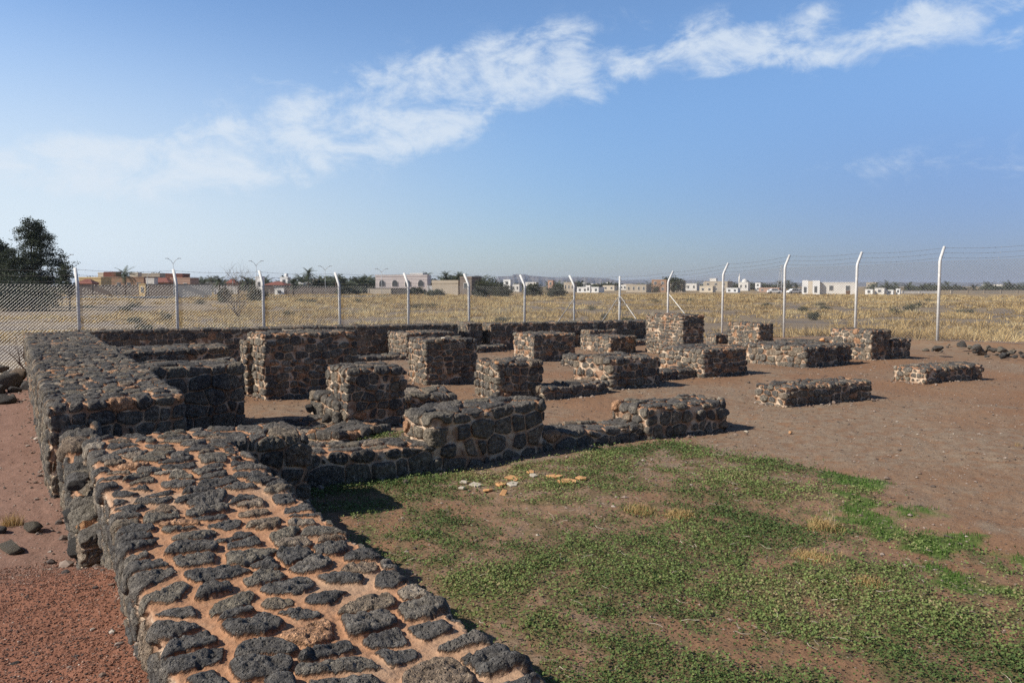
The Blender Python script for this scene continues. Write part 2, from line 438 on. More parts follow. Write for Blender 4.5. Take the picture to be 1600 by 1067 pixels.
def ground_mat():
    m, g, out = new_mat('soil')
    P = g.n('ShaderNodeTexCoord').outputs['Object']
    nL = g.noise(P, .9, 4.0); nM = g.noise(P, 6.0, 5.0, .65); nF = g.noise(P, 45.0, 5.0, .7)
    red = g.mix(nL, (.185, .100, .056), (.255, .152, .087))
    grey = g.mix(nM, (.165, .118, .080), (.280, .208, .142))
    leftc = g.mix(nL, (.185, .105, .075), (.25, .15, .11))
    mound = g.mix(nM, (.20, .085, .052), (.30, .14, .085))
    c = g.mix(g.m('MULTIPLY', g.attr('grav'), g.mr(nM, .3, .6)), red, grey)
    c = g.mix(g.attr('left'), c, leftc)
    c = g.mix(g.attr('mound'), c, mound)
    damp = g.mix(nM, (.125, .085, .045), (.20, .14, .078))
    gr = g.attr('green'); c = g.mix(g.mr(gr, 0.0, .25), c, damp)
    moss = g.mix(nM, (.075, .088, .028), (.145, .135, .052))
    c = g.mix(g.m('MULTIPLY', g.mr(gr, .25, 1.0), g.mr(nF, .35, .6, .1, .75)), c, moss)
    c = g.mix(g.m('MULTIPLY', g.mr(g.attr('lush'), .3, .9), .75), c, g.mix(nF, (.04, .09, .012), (.09, .17, .03)))
    # field beyond the fence: dark gravel plain with straw coloured growth
    straw = g.mix(nM, (.28, .20, .09), (.47, .33, .15))
    dark = g.mix(nM, (.105, .082, .066), (.175, .140, .110))
    nW = g.noise(P, .16, 6.0, .68)
    rad = g.v('LENGTH', P)
    fc = g.mix(g.m('MULTIPLY', g.mr(nW, .40, .56), g.mr(rad, 60.0, 200.0, .25, .9)), dark, straw)
    c = g.mix(g.attr('field'), c, fc)
    peb = g.n('ShaderNodeTexVoronoi', {'Vector': P, 'Scale': 38.0}); pd = peb.outputs['Distance']
    pr = g.n('ShaderNodeSeparateColor', {0: peb.outputs['Color']}).outputs[0]
    near = g.mr(rad, 12.0, 30.0, 1.0, 0.0)
    pm = g.m('MULTIPLY', g.m('MULTIPLY', g.mr(pd, .18, .30, 1.0, 0.0), g.mr(pr, .72, .78)), near)
    pc = rgb_ramp(g, pr, [(.72, (.09, .08, .075)), (.86, (.26, .19, .15)), (.95, (.33, .27, .22)), (1.0, (.42, .36, .30))])
    c = g.mix(g.m('MULTIPLY', pm, .8), c, pc)
    c = g.mix(1.0, c, rgb_ramp(g, nF, [(.3, (.72, .72, .72)), (.7, (1.28, 1.28, 1.28))]), 'MULTIPLY')
    hh = g.m('ADD', g.m('MULTIPLY', nF, .9), g.m('ADD', g.m('MULTIPLY', pm, .6), g.m('MULTIPLY', nM, 1.2)))
    finish(g, out, c, .95, bump(g, hh, .012, .9), .15)
    return m
M_GROUND = ground_mat()
build_ground()

# ------------------------------------------------------------------ rubble masonry
def voro(q, size, seed, jit=.74, jz=.20, wt=.20):
    s = q / np.asarray(size); n = len(q)
    k0 = np.floor(s[:, 2]).astype(np.int64)
    best = np.full(n, 1e9); A = np.zeros((n, 3)); wa = np.zeros(n); aid = np.zeros((n, 3), np.int64)
    def seeds():
        for dk in (-1, 0, 1):
            k = k0 + dk; z = np.zeros_like(k)
            ox = h01(k, z, z, s=seed + 1) * 5; oy = h01(k, z, z, s=seed + 2) * 5
            i0 = np.floor(s[:, 0] + ox).astype(np.int64); j0 = np.floor(s[:, 1] + oy).astype(np.int64)
            for di in (-1, 0, 1):
                for dj in (-1, 0, 1):
                    i = i0 + di; j = j0 + dj
                    S = np.stack([i + .5 + (h01(i, j, k, s=seed + 3) - .5) * jit - ox,
                                  j + .5 + (h01(i, j, k, s=seed + 4) - .5) * jit - oy,
                                  k + .5 + (h01(i, j, k, s=seed + 5) - .5) * jz], 1)
                    yield i, j, k, S, h01(i, j, k, s=seed + 6) * wt
    for i, j, k, S, wg in seeds():
        d = ((s - S) ** 2).sum(1) - wg
        m = d < best
        best[m] = d[m]; A[m] = S[m]; wa[m] = wg[m]; aid[m] = np.stack([i, j, k], 1)[m]
    K = 1 / .006; acc = np.zeros(n); inv = 1 / np.asarray(size)
    for i, j, k, S, wg in seeds():
        same = (aid[:, 0] == i) & (aid[:, 1] == j) & (aid[:, 2] == k)
        ab = S - A; L = np.maximum(np.linalg.norm(ab, axis=1), 1e-6)
        db = ((s - S) ** 2).sum(1) - wg
        d = (db - best) / (2 * L)
        grad = np.linalg.norm(ab / L[:, None] * inv, axis=1)
        dm = np.clip(d / grad, 0, .3)
        acc += np.where(same, 0, np.exp(-K * dm))
    dm = -np.log(np.maximum(acc, 1e-12)) / K
    return dm, aid, (s - A) * np.asarray(size)

def axis_samples(L, p0, p1, res, dref):
    """sample positions along an edge, denser near the camera"""
    u = [0.0]
    while u[-1] < 1:
        P = p0 + (p1 - p0) * u[-1]
        u.append(u[-1] + max(res * max(np.hypot(P[0], P[1]), dref), .004) / L)
    u = np.array(u); return u / u[-1]

FEET = []
def masonry(name, quad, z0, z1, label, cat, group=None, seed=0, stone=(.21, .21, .145), A=.032, gap=.0055, topgap=.008, res=.0010, orange=.03,
            tops=None, parent=None, rough=.006, edge=.014, hvar=None, rcor=.028, orange_z=None, rag=1):
    """a rubble wall or pier: one closed, displaced surface of stones set in mortar.
    quad: front-left, front-right, back-right, back-left ground corners; tops: optional height at each corner"""
    FEET.append([np.array(p[:2], float) for p in quad]); A = A * .74; Q = [np.array(p[:2], float) for p in quad]
    W = (np.linalg.norm(Q[1] - Q[0]) + np.linalg.norm(Q[2] - Q[3])) / 2
    D = (np.linalg.norm(Q[3] - Q[0]) + np.linalg.norm(Q[2] - Q[1])) / 2
    H = z1 - z0
    cen = sum(Q) / 4; dc = min(np.hypot(*p) for p in Q + [cen]); dref = max(dc, 2.2)
    us = axis_samples(W, Q[0], Q[1], res, dref if W < 3 else 2.2); vs = axis_samples(D, Q[0], Q[3], res, dref if D < 3 else 2.2)
    dz = max(res * dref * (1 if D < 3 else 1.4), .005); nz = max(int(H / dz), 6); ws = np.linspace(0, 1, nz)
    ri = np.linspace(0, min(rcor, W / 3, D / 3, H / 2), 6)
    us = np.unique(np.round(np.concatenate([us, ri / W, 1 - ri / W]), 5)); vs = np.unique(np.round(np.concatenate([vs, ri / D, 1 - ri / D]), 5)); ws = np.unique(np.round(np.concatenate([ws, 1 - ri / H]), 5)); nz = len(ws)
    Vs = []; Fs = []; off = 0
    def patch(gu, gv, gw, nu, nv, flip=False):
        nonlocal off
        Vs.append(np.stack([gu.ravel(), gv.ravel(), gw.ravel()], 1))
        i = np.arange(nu - 1)[:, None] * nv; j = np.arange(nv - 1)[None, :]
        f = np.stack([i + j, i + nv + j, i + nv + j + 1, i + j + 1], -1).reshape(-1, 4) + off
        Fs.append(f[:, ::-1] if flip else f); off += nu * nv
    o = np.ones
    gu, gv = np.meshgrid(us, vs, indexing='ij'); patch(gu, gv, o(gu.shape), len(us), len(vs))
    gu, gw = np.meshgrid(us, ws, indexing='ij'); patch(gu, gu * 0, gw, len(us), nz); patch(gu, gu * 0 + 1, gw, len(us), nz, True)
    gv, gw = np.meshgrid(vs, ws, indexing='ij'); patch(gv * 0, gv, gw, len(vs), nz, True); patch(gv * 0 + 1, gv, gw, len(vs), nz)
    U = np.vstack(Vs); Fc = np.vstack(Fs)
    key = np.round(U * 1e6).astype(np.int64)
    _, ix, invr = np.unique(key, axis=0, return_index=True, return_inverse=True)
    U = U[ix]; Fc = invr.ravel()[Fc]
    # local metric box coordinates and rounded corners
    q = U * np.array([W, D, H]); r = min(rcor, W / 3, D / 3, H / 2)
    lo = np.array([r, r, -1e3]); hi = np.array([W - r, D - r, H - r])
    inn = np.clip(q, lo, hi); dv = q - inn; ln = np.maximum(np.linalg.norm(dv, axis=1), 1e-9); nrm = dv / ln[:, None]
    # keep stones large at corners: flatten bottoms
    qs = inn + nrm * r
    # irregular outline
    base = Q[0] * 1.7
    qn = qs + np.array([base[0], base[1], seed * 3.1])
    side = 1 - np.clip(nrm[:, 2], 0, 1)
    und = fbm(qn, 1.6, 3, seed + 50, .55)
    wob = und * edge
    warp = np.stack([fbm(qn, 3.2, 2, seed + 60), fbm(qn, 3.2, 2, seed + 70), fbm(qn, 3.2, 2, seed + 80)], 1) * np.array([.035, .035, .022])
    sx, sy, sz = stone
    qz = qs.copy(); nco = math.ceil(H / sz); qz[:, 2] += (nco + .55) * sz - H - (0 if hvar is None else 0)
    dm, sid, rel = voro(qz + warp + np.array([seed * 7.3, seed * 3.7, 0]), stone, seed * 13 + 5)
    i, j, k = sid[:, 0], sid[:, 1], sid[:, 2]
    r1 = h01(i, j, k, s=seed + 91); r2 = h01(i, j, k, s=seed + 92); r3 = h01(i, j, k, s=seed + 93); r4 = h01(i, j, k, s=seed + 94); r5 = h01(i, j, k, s=seed + 95)
    gp_ = gap * side + topgap * (1 - side)
    gp_ = gp_ * (.55 + .9 * r3) * (1 + .8 * fbm(qn, 5.0, 2, seed + 33))
    t = dm - gp_
    cap = min(sx, sy, sz) * .15
    x = np.clip(t / cap, 0, 1)
    prof = np.sqrt(np.maximum(1 - (1 - x) ** 2.2, 0))
    h = np.where(t > 0, A * prof * (np.where(rag, .30 + 1.3 * r2, .60 + .7 * r2)), -(.003 + .008 * side) * np.clip(-t / .012, 0, 1))
    pit = np.clip(vnoise(qn, 42.0, seed + 7) - .25, 0, 1) + .6 * np.clip(vnoise(qn, 85.0, seed + 8) - .3, 0, 1)
    h = h - np.where(t > 0, pit * rough * 2.4, 0)
    h = h + np.where(t > 0, x * (rel[:, 0] * (r3 - .5) + rel[:, 1] * (r4 - .5) + rel[:, 2] * (r5 - .5)) * .22, 0)
    h = h + (rough * fbm(qn, 22.0, 3, seed + 5, .62) + .4 * rough * fbm(qn, 70.0, 2, seed + 6)) * (.35 + .65 * x)
    h = h + wob * .8
    d = nrm * h[:, None]
    qd = qs + d
    # back to the world: bilinear footprint
    u = qd[:, 0] / W; v = qd[:, 1] / D
    XY = (Q[0][None] * ((1 - u) * (1 - v))[:, None] + Q[1][None] * (u * (1 - v))[:, None] + Q[2][None] * (u * v)[:, None] + Q[3][None] * ((1 - u) * v)[:, None])
    Z = z0 + qd[:, 2]
    if tops is not None:
        uc = np.clip(u, 0, 1); vc = np.clip(v, 0, 1)
        tz = tops[0] * (1 - uc) * (1 - vc) + tops[1] * uc * (1 - vc) + tops[2] * uc * vc + tops[3] * (1 - uc) * vc
        Z = z0 + qd[:, 2] * (tz - z0) / H
    if hvar is not None:
        Z = Z + hvar * fbm(np.stack([XY[:, 0], XY[:, 1], np.zeros(len(XY))], 1), 1.1, 3, seed + 44) * np.clip(qd[:, 2] / H, 0, 1)
    ofr = orange if orange_z is None else np.where(np.abs(qd[:, 2] / H - orange_z) < .22, orange * 3 + .2, orange)
    org = ((r4 < ofr * .55) & (r4 >= 0)).astype(float)
    loc = np.array([cen[0], cen[1], max(z0, 0)])
    V = np.stack([XY[:, 0], XY[:, 1], Z], 1) - loc
    me = mesh_np(name, V, Fc, M_WALL, True, {'t': t, 'rnd': r1, 'org': org, 'side': side})
    ob = link(name, me, parent, loc if parent is None else Vector(loc) - parent.location)
    if parent is None: tag(ob, label, cat, group)
    return ob

def box_from_px(base_fl, top_fl, top_fr, top_bl, z=0.0, sink=.12, h=None, depth=None):
    """front-left base, top front-left, top front-right, top back-left in the picture -> footprint and height"""
    B = at(*base_fl, z); H = hgt(B, top_fl[1]) if h is None else h
    P1 = at(*top_fr, H); P3_ = at(*top_bl, H) if depth is None else None
    a = P1[:2] - B[:2]
    # keep the masonry square to the grid: long side along the row within a few degrees
    L = np.linalg.norm(a); ang = max(min(math.atan2(a[1], a[0]), R_(4)), R_(-4)); L = a[0] / math.cos(ang) if a[0] > 0 else L
    a = np.array([math.cos(ang), math.sin(ang)]) * L
    n = np.array([-math.sin(ang), math.cos(ang)])
    if depth is None: depth = abs((P3_[:2] - B[:2]) @ n)
    b = n * depth
    q = [B[:2], B[:2] + a, B[:2] + a + b, B[:2] + b]
    return q, z - sink, H

PG = 'rubble piers of the ruin'
print('--- masonry')
# the two long walls along the left
fg = masonry('stone_wall', [(.315, .55), (1.235, .55), (1.215, 6.62), (.315, 6.62)], -.15, .60,
             'near low wall of black basalt in orange mortar filling the lower left foreground', 'stone wall', seed=3,
             stone=(.190, .155, .14), A=.034, gap=.007, topgap=.0195, res=.0016, rag=0, rcor=.022, rough=.0065, edge=.018, orange=.03)
masonry('cross_wall', [(1.19, 5.95), (1.80, 5.95), (1.80, 6.60), (1.19, 6.60)], -.15, .60,
        'short stub at the far end of the near basalt wall, above the low grassy footing wall', 'stone wall', seed=5, A=.035, res=.0015, topgap=.010, rough=.009)
fw = masonry('stone_wall', [(.10, 7.08), (1.12, 7.28), (1.00, 18.9), (-.10, 18.5)], -.1, .80,
             'long broad basalt wall running away along the left edge toward the fence', 'stone wall', seed=8,
             stone=(.17, .15, .12), A=.034, topgap=.009, rag=0, res=.0016, rough=.008, orange=.05)
masonry('stone_ledge', [(.20, 5.0), (.36, 5.0), (.40, 7.1), (.19, 7.1)], -.05, .50,
        'broken ledge of boulders in the gap between the two left walls', 'stone ledge', seed=11, stone=(.22, .2, .17), A=.045, res=.002, tops=[.30, .32, .62, .60], rough=.01, hvar=.05)
masonry('cross_wall', [(1.06, 9.72), (2.16, 9.72), (2.20, 10.62), (1.06, 10.62)], -.1, .80,
        'thick dark arm standing out from the broad left wall, left of the tallest near pier', 'stone wall', seed=13, stone=(.26, .22, .17), A=.036)
q2 = [at(159, 544, .78)[:2], at(265, 542, .78)[:2]]
masonry('cross_wall', [(.95, 13.1), (2.75, 13.3), (2.78, 14.3), (.95, 14.3)], -.1, .74,
        'second arm of the broad left wall, low and dark in front of the back wall', 'stone wall', seed=14, A=.03)

# back wall in three lengths
def bw(x0, x1, lab, sd, t0=.69, t1=.66, w=.55):
    f = lambda x: 20.5 - (x - 1.2) * .125
    masonry('back_wall', [(x0, f(x0)), (x1, f(x1)), (x1 + .05, f(x1) + w), (x0 + .05, f(x0) + w)], -.6, t1, lab, 'stone wall', 'lengths of the back wall', seed=sd,
            tops=[t0, t1, t1, t0], res=.0011, A=.03, stone=(.24, .24, .15), orange=.04)
xa = at(703, 505, .67)[0]
bw(.95, 10.15, 'long left length of the dark back wall in front of the wire fence', 17, .70, .68)
bw(10.42, 10.86, 'tiny middle stub of the back wall between its two narrow gaps', 18, .70, .70, .8)
bw(11.12, 17.35, 'right length of the dark back wall ending at the tall square pier', 19, .68, .65)

# piers ------------------------------------------------------------------
def pier(bfl, tfl, tfr, tbl, lab, sd, name='stone_pier', cat='stone pier', group=PG, **kw):
    dz = kw.pop('z', 0.0); dd = kw.pop('depth', None); hh = kw.pop('h', None)
    kw['stone'] = tuple(c * .74 for c in kw.get('stone', (.22, .21, .145)))
    q, z0, H = box_from_px(bfl, tfl, tfr, tbl, dz, depth=dd, h=hh)
    print(lab[:40], [p.round(2).tolist() for p in q], round(H, 2))
    return masonry(name, q, z0, H, lab, cat, group, seed=sd, **kw), q, H
p1 = pier((415, 624), (413, 524), (551, 518), (392, 519), 'tallest near pier, broad and dark with a sunlit narrow left side', 21, stone=(.24, .22, .15), orange=.07, depth=.85)
masonry('buttress', [(2.92, 12.85), (3.12, 12.85), (3.12, 13.25), (2.92, 13.25)], -.12, .86, None, None, seed=61, stone=(.17, .16, .11), parent=p1[0])
pier((543.5, 671), (546, 580), (631, 575), (508, 571), 'square pier with orange patches behind the low grassy wall, rubble at its left', 22, stone=(.22, .2, .15), orange=.09, depth=.82)
pier((666, 603), (668, 533), (750.6, 531), (638, 530.6), 'dark pier just right of the tallest near pier with a pale flat stone on top', 23, orange=.06, depth=.85)
pier((636, 556), (637, 522), (703, 518), (605.5, 517), 'low pier close in front of the back wall, left of its narrow gaps', 24, depth=1.0)
pier((778, 626), (783, 570), (852, 567), (725, 566), 'grey pier with big lower stones and a loose slab lying on it', 25, stone=(.21, .20, .16), A=.045, depth=.8)
pier((834, 565), (830, 524), (898.6, 521.7), (804, 521.7), 'orange tinged pier in the middle of the third row', 26, orange=.16, depth=.95)
pier((793.6, 539.5), (792, 518), (812, 517), (754, 518), 'small far pier with a band of bright orange stones', 27, orange=.15, orange_z=.5, depth=1.3, stone=(.2, .2, .12))
pier((921, 540), (920, 517.5), (963, 515.5), (903, 515), 'farthest low pier before the right half of the back wall', 28, depth=1.2)
pier((954, 552), (955.5, 528), (988.4, 525.5), (912, 526), 'squat pier standing in front of the farthest low pier', 29, orange=.08, depth=1.2)
pier((955.5, 610), (960.6, 563.5), (1020.8, 557), (908.7, 556), 'grey pier at the centre casting a pointed shadow to the right', 30, stone=(.24, .22, .17), A=.042, depth=1.0)
pier((1099, 590.6), (1104, 548.5), (1167, 544.7), (1059, 545.6), 'wide pier with orange bricks at its front corner, before the tall square pier', 31, orange=.10, orange_z=.45, stone=(.24, .22, .13), depth=1.3)
t1 = pier((1066, 556), (1071, 494), (1118, 494), (1031, 494), 'tall square pier of thin courses rising highest against the fence', 32, stone=(.27, .25, .105), A=.03, orange=.05, depth=1.5)
pier((1185, 548), (1187, 507), (1222, 507), (1152, 506), 'pier with salmon stones on its left face near the right hand fence', 33, orange=.15, depth=1.2)
pier((1259, 574.7), (1259.7, 544.7), (1311, 538), (1193, 540), 'long low block with round grey stones on its sunlit end', 34, stone=(.24, .24, .17), A=.045, depth=1.6)
pier((1360, 564), (1353, 518), (1394, 517), (1310, 515), 'rightmost tall pier with a ragged left foot', 35, orange=.09, depth=1.15)
pier((1394, 562), (1395, 532), (1443.6, 532), (1391, 530), 'dark stub wall joined to the right of the rightmost tall pier', 36, name='stub_wall', cat='stone wall', group=None, depth=.6)
pier((1309, 568), (1309, 541), (1341, 543), (1300, 538), 'dark lower link between the long low block and the rightmost tall pier', 37, name='stub_wall', cat='stone wall', group=None, depth=.55)
BG = 'low oblong stone benches on open ground'
pier((1226, 636.5), (1226, 607.5), (1362, 596), (1181, 602), 'long low stone bench alone on red soil, middle right', 38, name='stone_bench', cat='stone bench', group=BG, depth=.58, stone=(.20, .19, .13))
pier((1446, 601), (1447, 578), (1535, 571), (1401, 571), 'shorter low stone bench farthest right on the red soil', 39, name='stone_bench', cat='stone bench', group=BG, depth=.62, stone=(.20, .19, .13))
# front row
masonry('stone_block', [(3.20, 6.64), (4.55, 6.76), (4.53, 7.38), (3.18, 7.28)], -.12, .52, 'big dark block of round boulders in the front row, at the grass edge', 'stone block', 'blocks of the front row', seed=41,
        stone=(.24, .22, .17), A=.045, gap=.010, res=.0013, tops=[.50, .545, .53, .49], rough=.008)
pier((1011, 685), (1007, 640.6), (1135, 628), (962, 630.5), 'second block of the front row, longer and lower, with glinting top', 42, name='stone_block', cat='stone block', group='blocks of the front row', stone=(.25, .22, .17), A=.042, depth=.62)
masonry('footing_wall', [(1.72, 6.58), (3.22, 6.67), (3.22, 7.22), (1.72, 7.15)], -.12, .24, 'knee high footing wall with flat orange mortared top above the grass', 'footing wall', seed=43,
        stone=(.25, .22, .17), A=.036, tops=[.30, .23, .22, .28], orange=.05, topgap=.014, res=.0013, rough=.008)
masonry('footing_wall', [(4.40, 6.80), (6.02, 6.86), (6.02, 7.35), (4.40, 7.28)], -.12, .17, 'low kerb of stones joining the two front row blocks', 'footing wall', seed=44,
        stone=(.24, .22, .18), A=.04, tops=[.17, .14, .14, .17], orange=.06)
def low(p0, p1, zt, w, lab, sd, **kw):
    a = at(*p0)[:2]; b = at(*p1)[:2]; n = (b - a) / np.linalg.norm(b - a); n = np.array([-n[1], n[0]])
    masonry('footing_wall', [a, b, b + n * w, a + n * w], -.12, zt, lab, 'footing wall', seed=sd, stone=(.24, .22, .15), A=.04, **kw)
low((850, 625), (950, 614), .17, .55, 'low kerb of pale topped stones between the slab topped pier and the centre pier', 45)
low((1021, 595), (1098, 588), .14, .5, 'low kerb of pale topped stones leading to the pier with orange bricks', 46)
low((631, 640), (712, 634), .20, .6, 'low rough kerb of boulders right of the square pier with orange patches', 47, hvar=.05)
low((552, 567), (634, 563), .10, .5, 'thin low kerb of stones crossing the sandy court behind the tallest near pier', 48)
low((746, 550), (792, 546), .10, .5, 'thin low kerb running to the small far pier with orange stones', 49)
low((986, 540), (1028, 536), .10, .6, 'thin low kerb at the foot of the right length of the back wall', 50)
low((896, 572), (911, 571), .22, .4, 'small low stub between the third row pier and the centre pier', 51)
low((1118, 538), (1149, 537), .28, .5, 'small dark stub between the tall square pier and the salmon pier', 52)
low((1150, 556), (1196, 552), .12, 1.0, 'low broken footing in front of the salmon stone pier', 53, orange=.25, hvar=.03)
low((1224, 538), (1300, 537), .10, .5, 'thin dark kerb behind the long low block near the fence', 54)
low((486, 655), (528, 668), .28, .40, 'ruined boulder footing at the left foot of the square pier', 55, hvar=.10)
low((395, 676), (530, 694), .07, .9, 'nearly levelled rubble footing in the court behind the near walls', 56, hvar=.06, orange=.2)

# ------------------------------------------------------------------ loose rocks
def rock_mesh(sd, sub=3, flat=.7, ang=.25):
    bm = bmesh.new(); bmesh.ops.create_icosphere(bm, subdivisions=sub, radius=1.0)
    V = np.array([v.co[:] for v in bm.verts]); 
    r_ = np.random.default_rng(sd)
    for _ in range(12):                               # chip planar facets
        n = r_.normal(size=3); n /= np.linalg.norm(n); c = r_.uniform(.42, .80)
        d = V @ n; over = d > c; V[over] -= np.outer((d[over] - c) * .97, n)
    V = V * (1 + .10 * fbm(V + sd * 3.3, 1.6, 3, sd)[:, None] + .03 * fbm(V + sd, 7, 2, sd)[:, None])
    V *= np.array([1, r_.uniform(.65, .95), flat])
    for v, c in zip(bm.verts, V): v.co = c
    me = bpy.data.meshes.new('rock'); bm.to_mesh(me); bm.free()
    me.polygons.foreach_set('use_smooth', [True] * len(me.polygons)); return me
def rock(x, y, w_px, label, mat=None, z=None, name='loose_rock', cat='rock', group=None, flat=.65, sd=None, sub=3, sink=.25):
    P = at(x, y, 0 if z is None else z)
    gz = ground_z(P[0], P[1])[0] if z is None else z
    P = at(x, y, gz); d = np.hypot(P[0], P[1])
    s = w_px * (P[:2] @ FH) / FPX / 2
    sd = int(x * 7 + y * 13) % 997 if sd is None else sd
    me = rock_mesh(sd, sub, flat); me.materials.append(mat or M_ROCK)
    o = link(name, me, None, (P[0], P[1], gz + s * flat * (1 - sink * 2)), (sd * 1.7) % 6.28)
    o.scale = (s, s, s); return tag(o, label, cat, group)
rg = 'loose dark rocks in the bank by the right hand fence'
for k, (x, y, wp) in enumerate([(1463, 549, 24), (1447, 549, 12), (1504, 541, 22), (1525, 547, 22), (1545, 546, 14), (1552, 548, 14), (1566, 549, 18), (1572, 554, 18), (1532, 553, 22), (1584, 552, 12), (1567, 559, 14), (1541, 558, 9), (1558, 555, 7), (1595, 553, 10), (1515, 546, 14)]):
    lab = {0: 'largest flat dark rock beside the foot of the rightmost fence post', 2: 'pair topping dark rock, leftmost of the bank by the right fence'}.get(k, 'dark rock of the bank by the right fence, number %s from the left' % ('zero one two three four five six seven eight nine ten eleven twelve thirteen fourteen fifteen'.split()[sorted([1463, 1447, 1504, 1525, 1545, 1552, 1566, 1572, 1532, 1584, 1567.5, 1541, 1558, 1595, 1515]).index(x if k != 10 else 1567.5) + 1]))
    rock(x, y, wp, lab, group=rg, z=.03 + (.10 if y < 550 else .0))
lg = 'dark boulders heaped left of the broad wall'
for k, (x, y, wp) in enumerate([(8, 600, 56), (32, 588, 44), (14, 584, 30), (40, 604, 30), (4, 626, 40), (20, 622, 26), (38, 578, 20), (-12, 610, 50), (2, 574, 30), (24, 608, 24)]):
    lab = 'boulder heaped left of the broad wall, ' + ('broadest, at the left edge', 'tall one nearest the wall', 'small one on top in the middle', 'lowest one touching the wall', 'flat one at the front left', 'small one at the front', 'topmost one near the wall', 'one cut by the left edge', 'small one farthest back at the edge', 'dark one in the very middle')[k]
    rock(x, y + 6, wp, lab, group=lg, z=.12 if y < 600 else .05)
rock(55, 830, 36, 'small pointed dark rock alone on the red path, lower left', sink=.1)
rock(18, 862, 60, 'flat oblong dark rock at the left edge above the red gravel mound', flat=.5)
rock(2, 832, 24, 'dark rock cut by the left edge of the view beside the path')
rock(6, 992, 24, 'small black rock lying on the red gravel at the left edge')
rock(58, 1000, 42, 'thin dark sliver of rock on the red gravel mound', flat=.3)
rock(35, 1008, 26, 'flat pale grey stone on the red gravel mound', M_SLAB_PALE, flat=.3)
rock(10, 1012, 30, 'flat black stone beside the pale stone on the gravel mound', flat=.35)
rock(22, 1040, 18, 'low dark lump on the gravel mound near the bottom edge')
rock(1235, 678, 9, 'small reddish stone alone on the open soil', M_ROCK_OR, sink=.1)
rock(1284, 533, 12, 'red brown rock lying on the thin kerb behind the long block', M_ROCK_OR, z=.12)
rock(1166, 675, 10, 'pale flat stone at the tip of the front row shadow', M_SLAB_PALE, flat=.35)
# boulders in the ledge
rock(116, 815, 44, 'round black boulder jutting from the ledge between the left walls', z=.32, flat=.8, sd=4, sub=4)
rock(122, 764, 32, 'dark boulder with a hollow beneath it on the ledge top', z=.50, flat=.7, sd=9, sub=4)
rock(130, 866, 50, 'lowest big black boulder at the foot of the near wall', z=.16, flat=.9, sd=14, sub=4)
rock(134, 824, 28, 'orange sandstone lump wedged between the black boulders', M_ROCK_OR, z=.34, flat=.6, sd=15, sub=4)
# boulders left of the square pier and court rubble
for k, (x, y, wp, lab) in enumerate([(484, 636, 22, 'round boulder standing at the left foot of the square pier'), (492, 652, 20, 'lower round boulder under the left foot of the square pier'),
        (508, 634, 34, 'long dark boulder lying atop the footing left of the square pier'), (512, 655, 36, 'dark boulder leaning against the left side of the square pier'),
        (450, 654, 22, 'dark rock in the middle of the court rubble'), (402, 664, 34, 'grey boulder beside the thick dark arm'), (424, 658, 16, 'small pointed stone in the court rubble beside the grey boulder'),
        (466, 660, 16, 'small dark stone right of the court rubble'), (510, 672, 28, 'flat stone at the edge of the green weeds in the court'), (452, 668, 20, 'flat pale stone in the court rubble')]):
    rock(x, y + 6, wp, lab, z=.14 if k in (0, 2) else .02, sub=3, flat=.8 if k < 4 else .5)
rock(776, 570, 17, 'loose brown slab lying on the grey pier', flat=.35, z=.56, mat=M_ROCK_OR, sink=.0)
rock(693, 531.5, 17, 'flat pale stone lying on the dark pier', flat=.3, z=.80, mat=M_SLAB_PALE, sink=.0)

r0_ = random.Random(77)
# broken flagstones on the grass
def slab(x, y, w, hh, mat, lab, sd, tilt=0.0):
    P = at(x, y); s = w * (P[:2] @ FH) / FPX / 2; r_ = random.Random(sd)
    sy = hh / w * 2.6
    n = r_.choice((4, 5, 6)); a0 = r_.random() * 6
    poly = [(math.cos(a0 + i * 2 * math.pi / n + r_.uniform(-.25, .25)) * s * r_.uniform(.7, 1.1), math.sin(a0 + i * 2 * math.pi / n) * s * sy * r_.uniform(.7, 1.1)) for i in range(n)]
    b = MB().prism(poly, 0, .018)
    bmesh.ops.bevel(b.bm, geom=list(b.bm.edges), offset=.004, segments=1, affect='EDGES')
    o = b.build('flagstone', mat, None, False, (P[0], P[1], ground_z(P[0], P[1])[0] + .004), -yaw)
    o.rotation_euler = (tilt, tilt * .5, -yaw); tag(o, lab, 'flagstone', 'broken flagstones on the grass')
for a in [(742, 756, 30, 8, M_SLAB_PALE, 'pale cream shard at the left end of the flagstones', 1, .15), (725, 752, 16, 5, M_SLAB_PALE, 'smallest pale shard left of the cream one', 2, .1), (722, 761, 12, 5, M_SLAB_PALE, 'pale chip in front of the leftmost flagstones', 3),
          (802, 749, 32, 8, M_SLAB_OR, 'dark orange slab at the back of the flagstone cluster', 4, .2), (783, 757, 24, 8, M_SLAB_OR, 'orange slab in the middle of the flagstone cluster', 5), (763, 765, 18, 7, M_SLAB_OR, 'small orange slab at the front of the cluster', 6, -.2),
          (801, 758, 22, 8, M_SLAB_PALE, 'white pointed shard right of the cluster', 7, .2), (787, 770, 14, 9, M_SLAB_OR, 'orange chip standing at the front of the cluster', 8, .5), (833, 747, 15, 5, M_SLAB_PALE, 'pale shard behind between the two groups of slabs', 9, .2), (829, 742, 16, 5, M_SLAB_OR, 'orange shard farthest back among the flagstones', 10, .2),
          (885, 756, 46, 12, M_SLAB_OR, 'largest orange slab at the right end of the flagstones', 11), (868, 748, 34, 7, M_SLAB_OR, 'flat orange slab just behind the largest one', 12), (908, 752, 20, 6, M_SLAB_OR, 'orange tip slab at the far right of the flagstones', 13, .1)]:
    slab(*a)

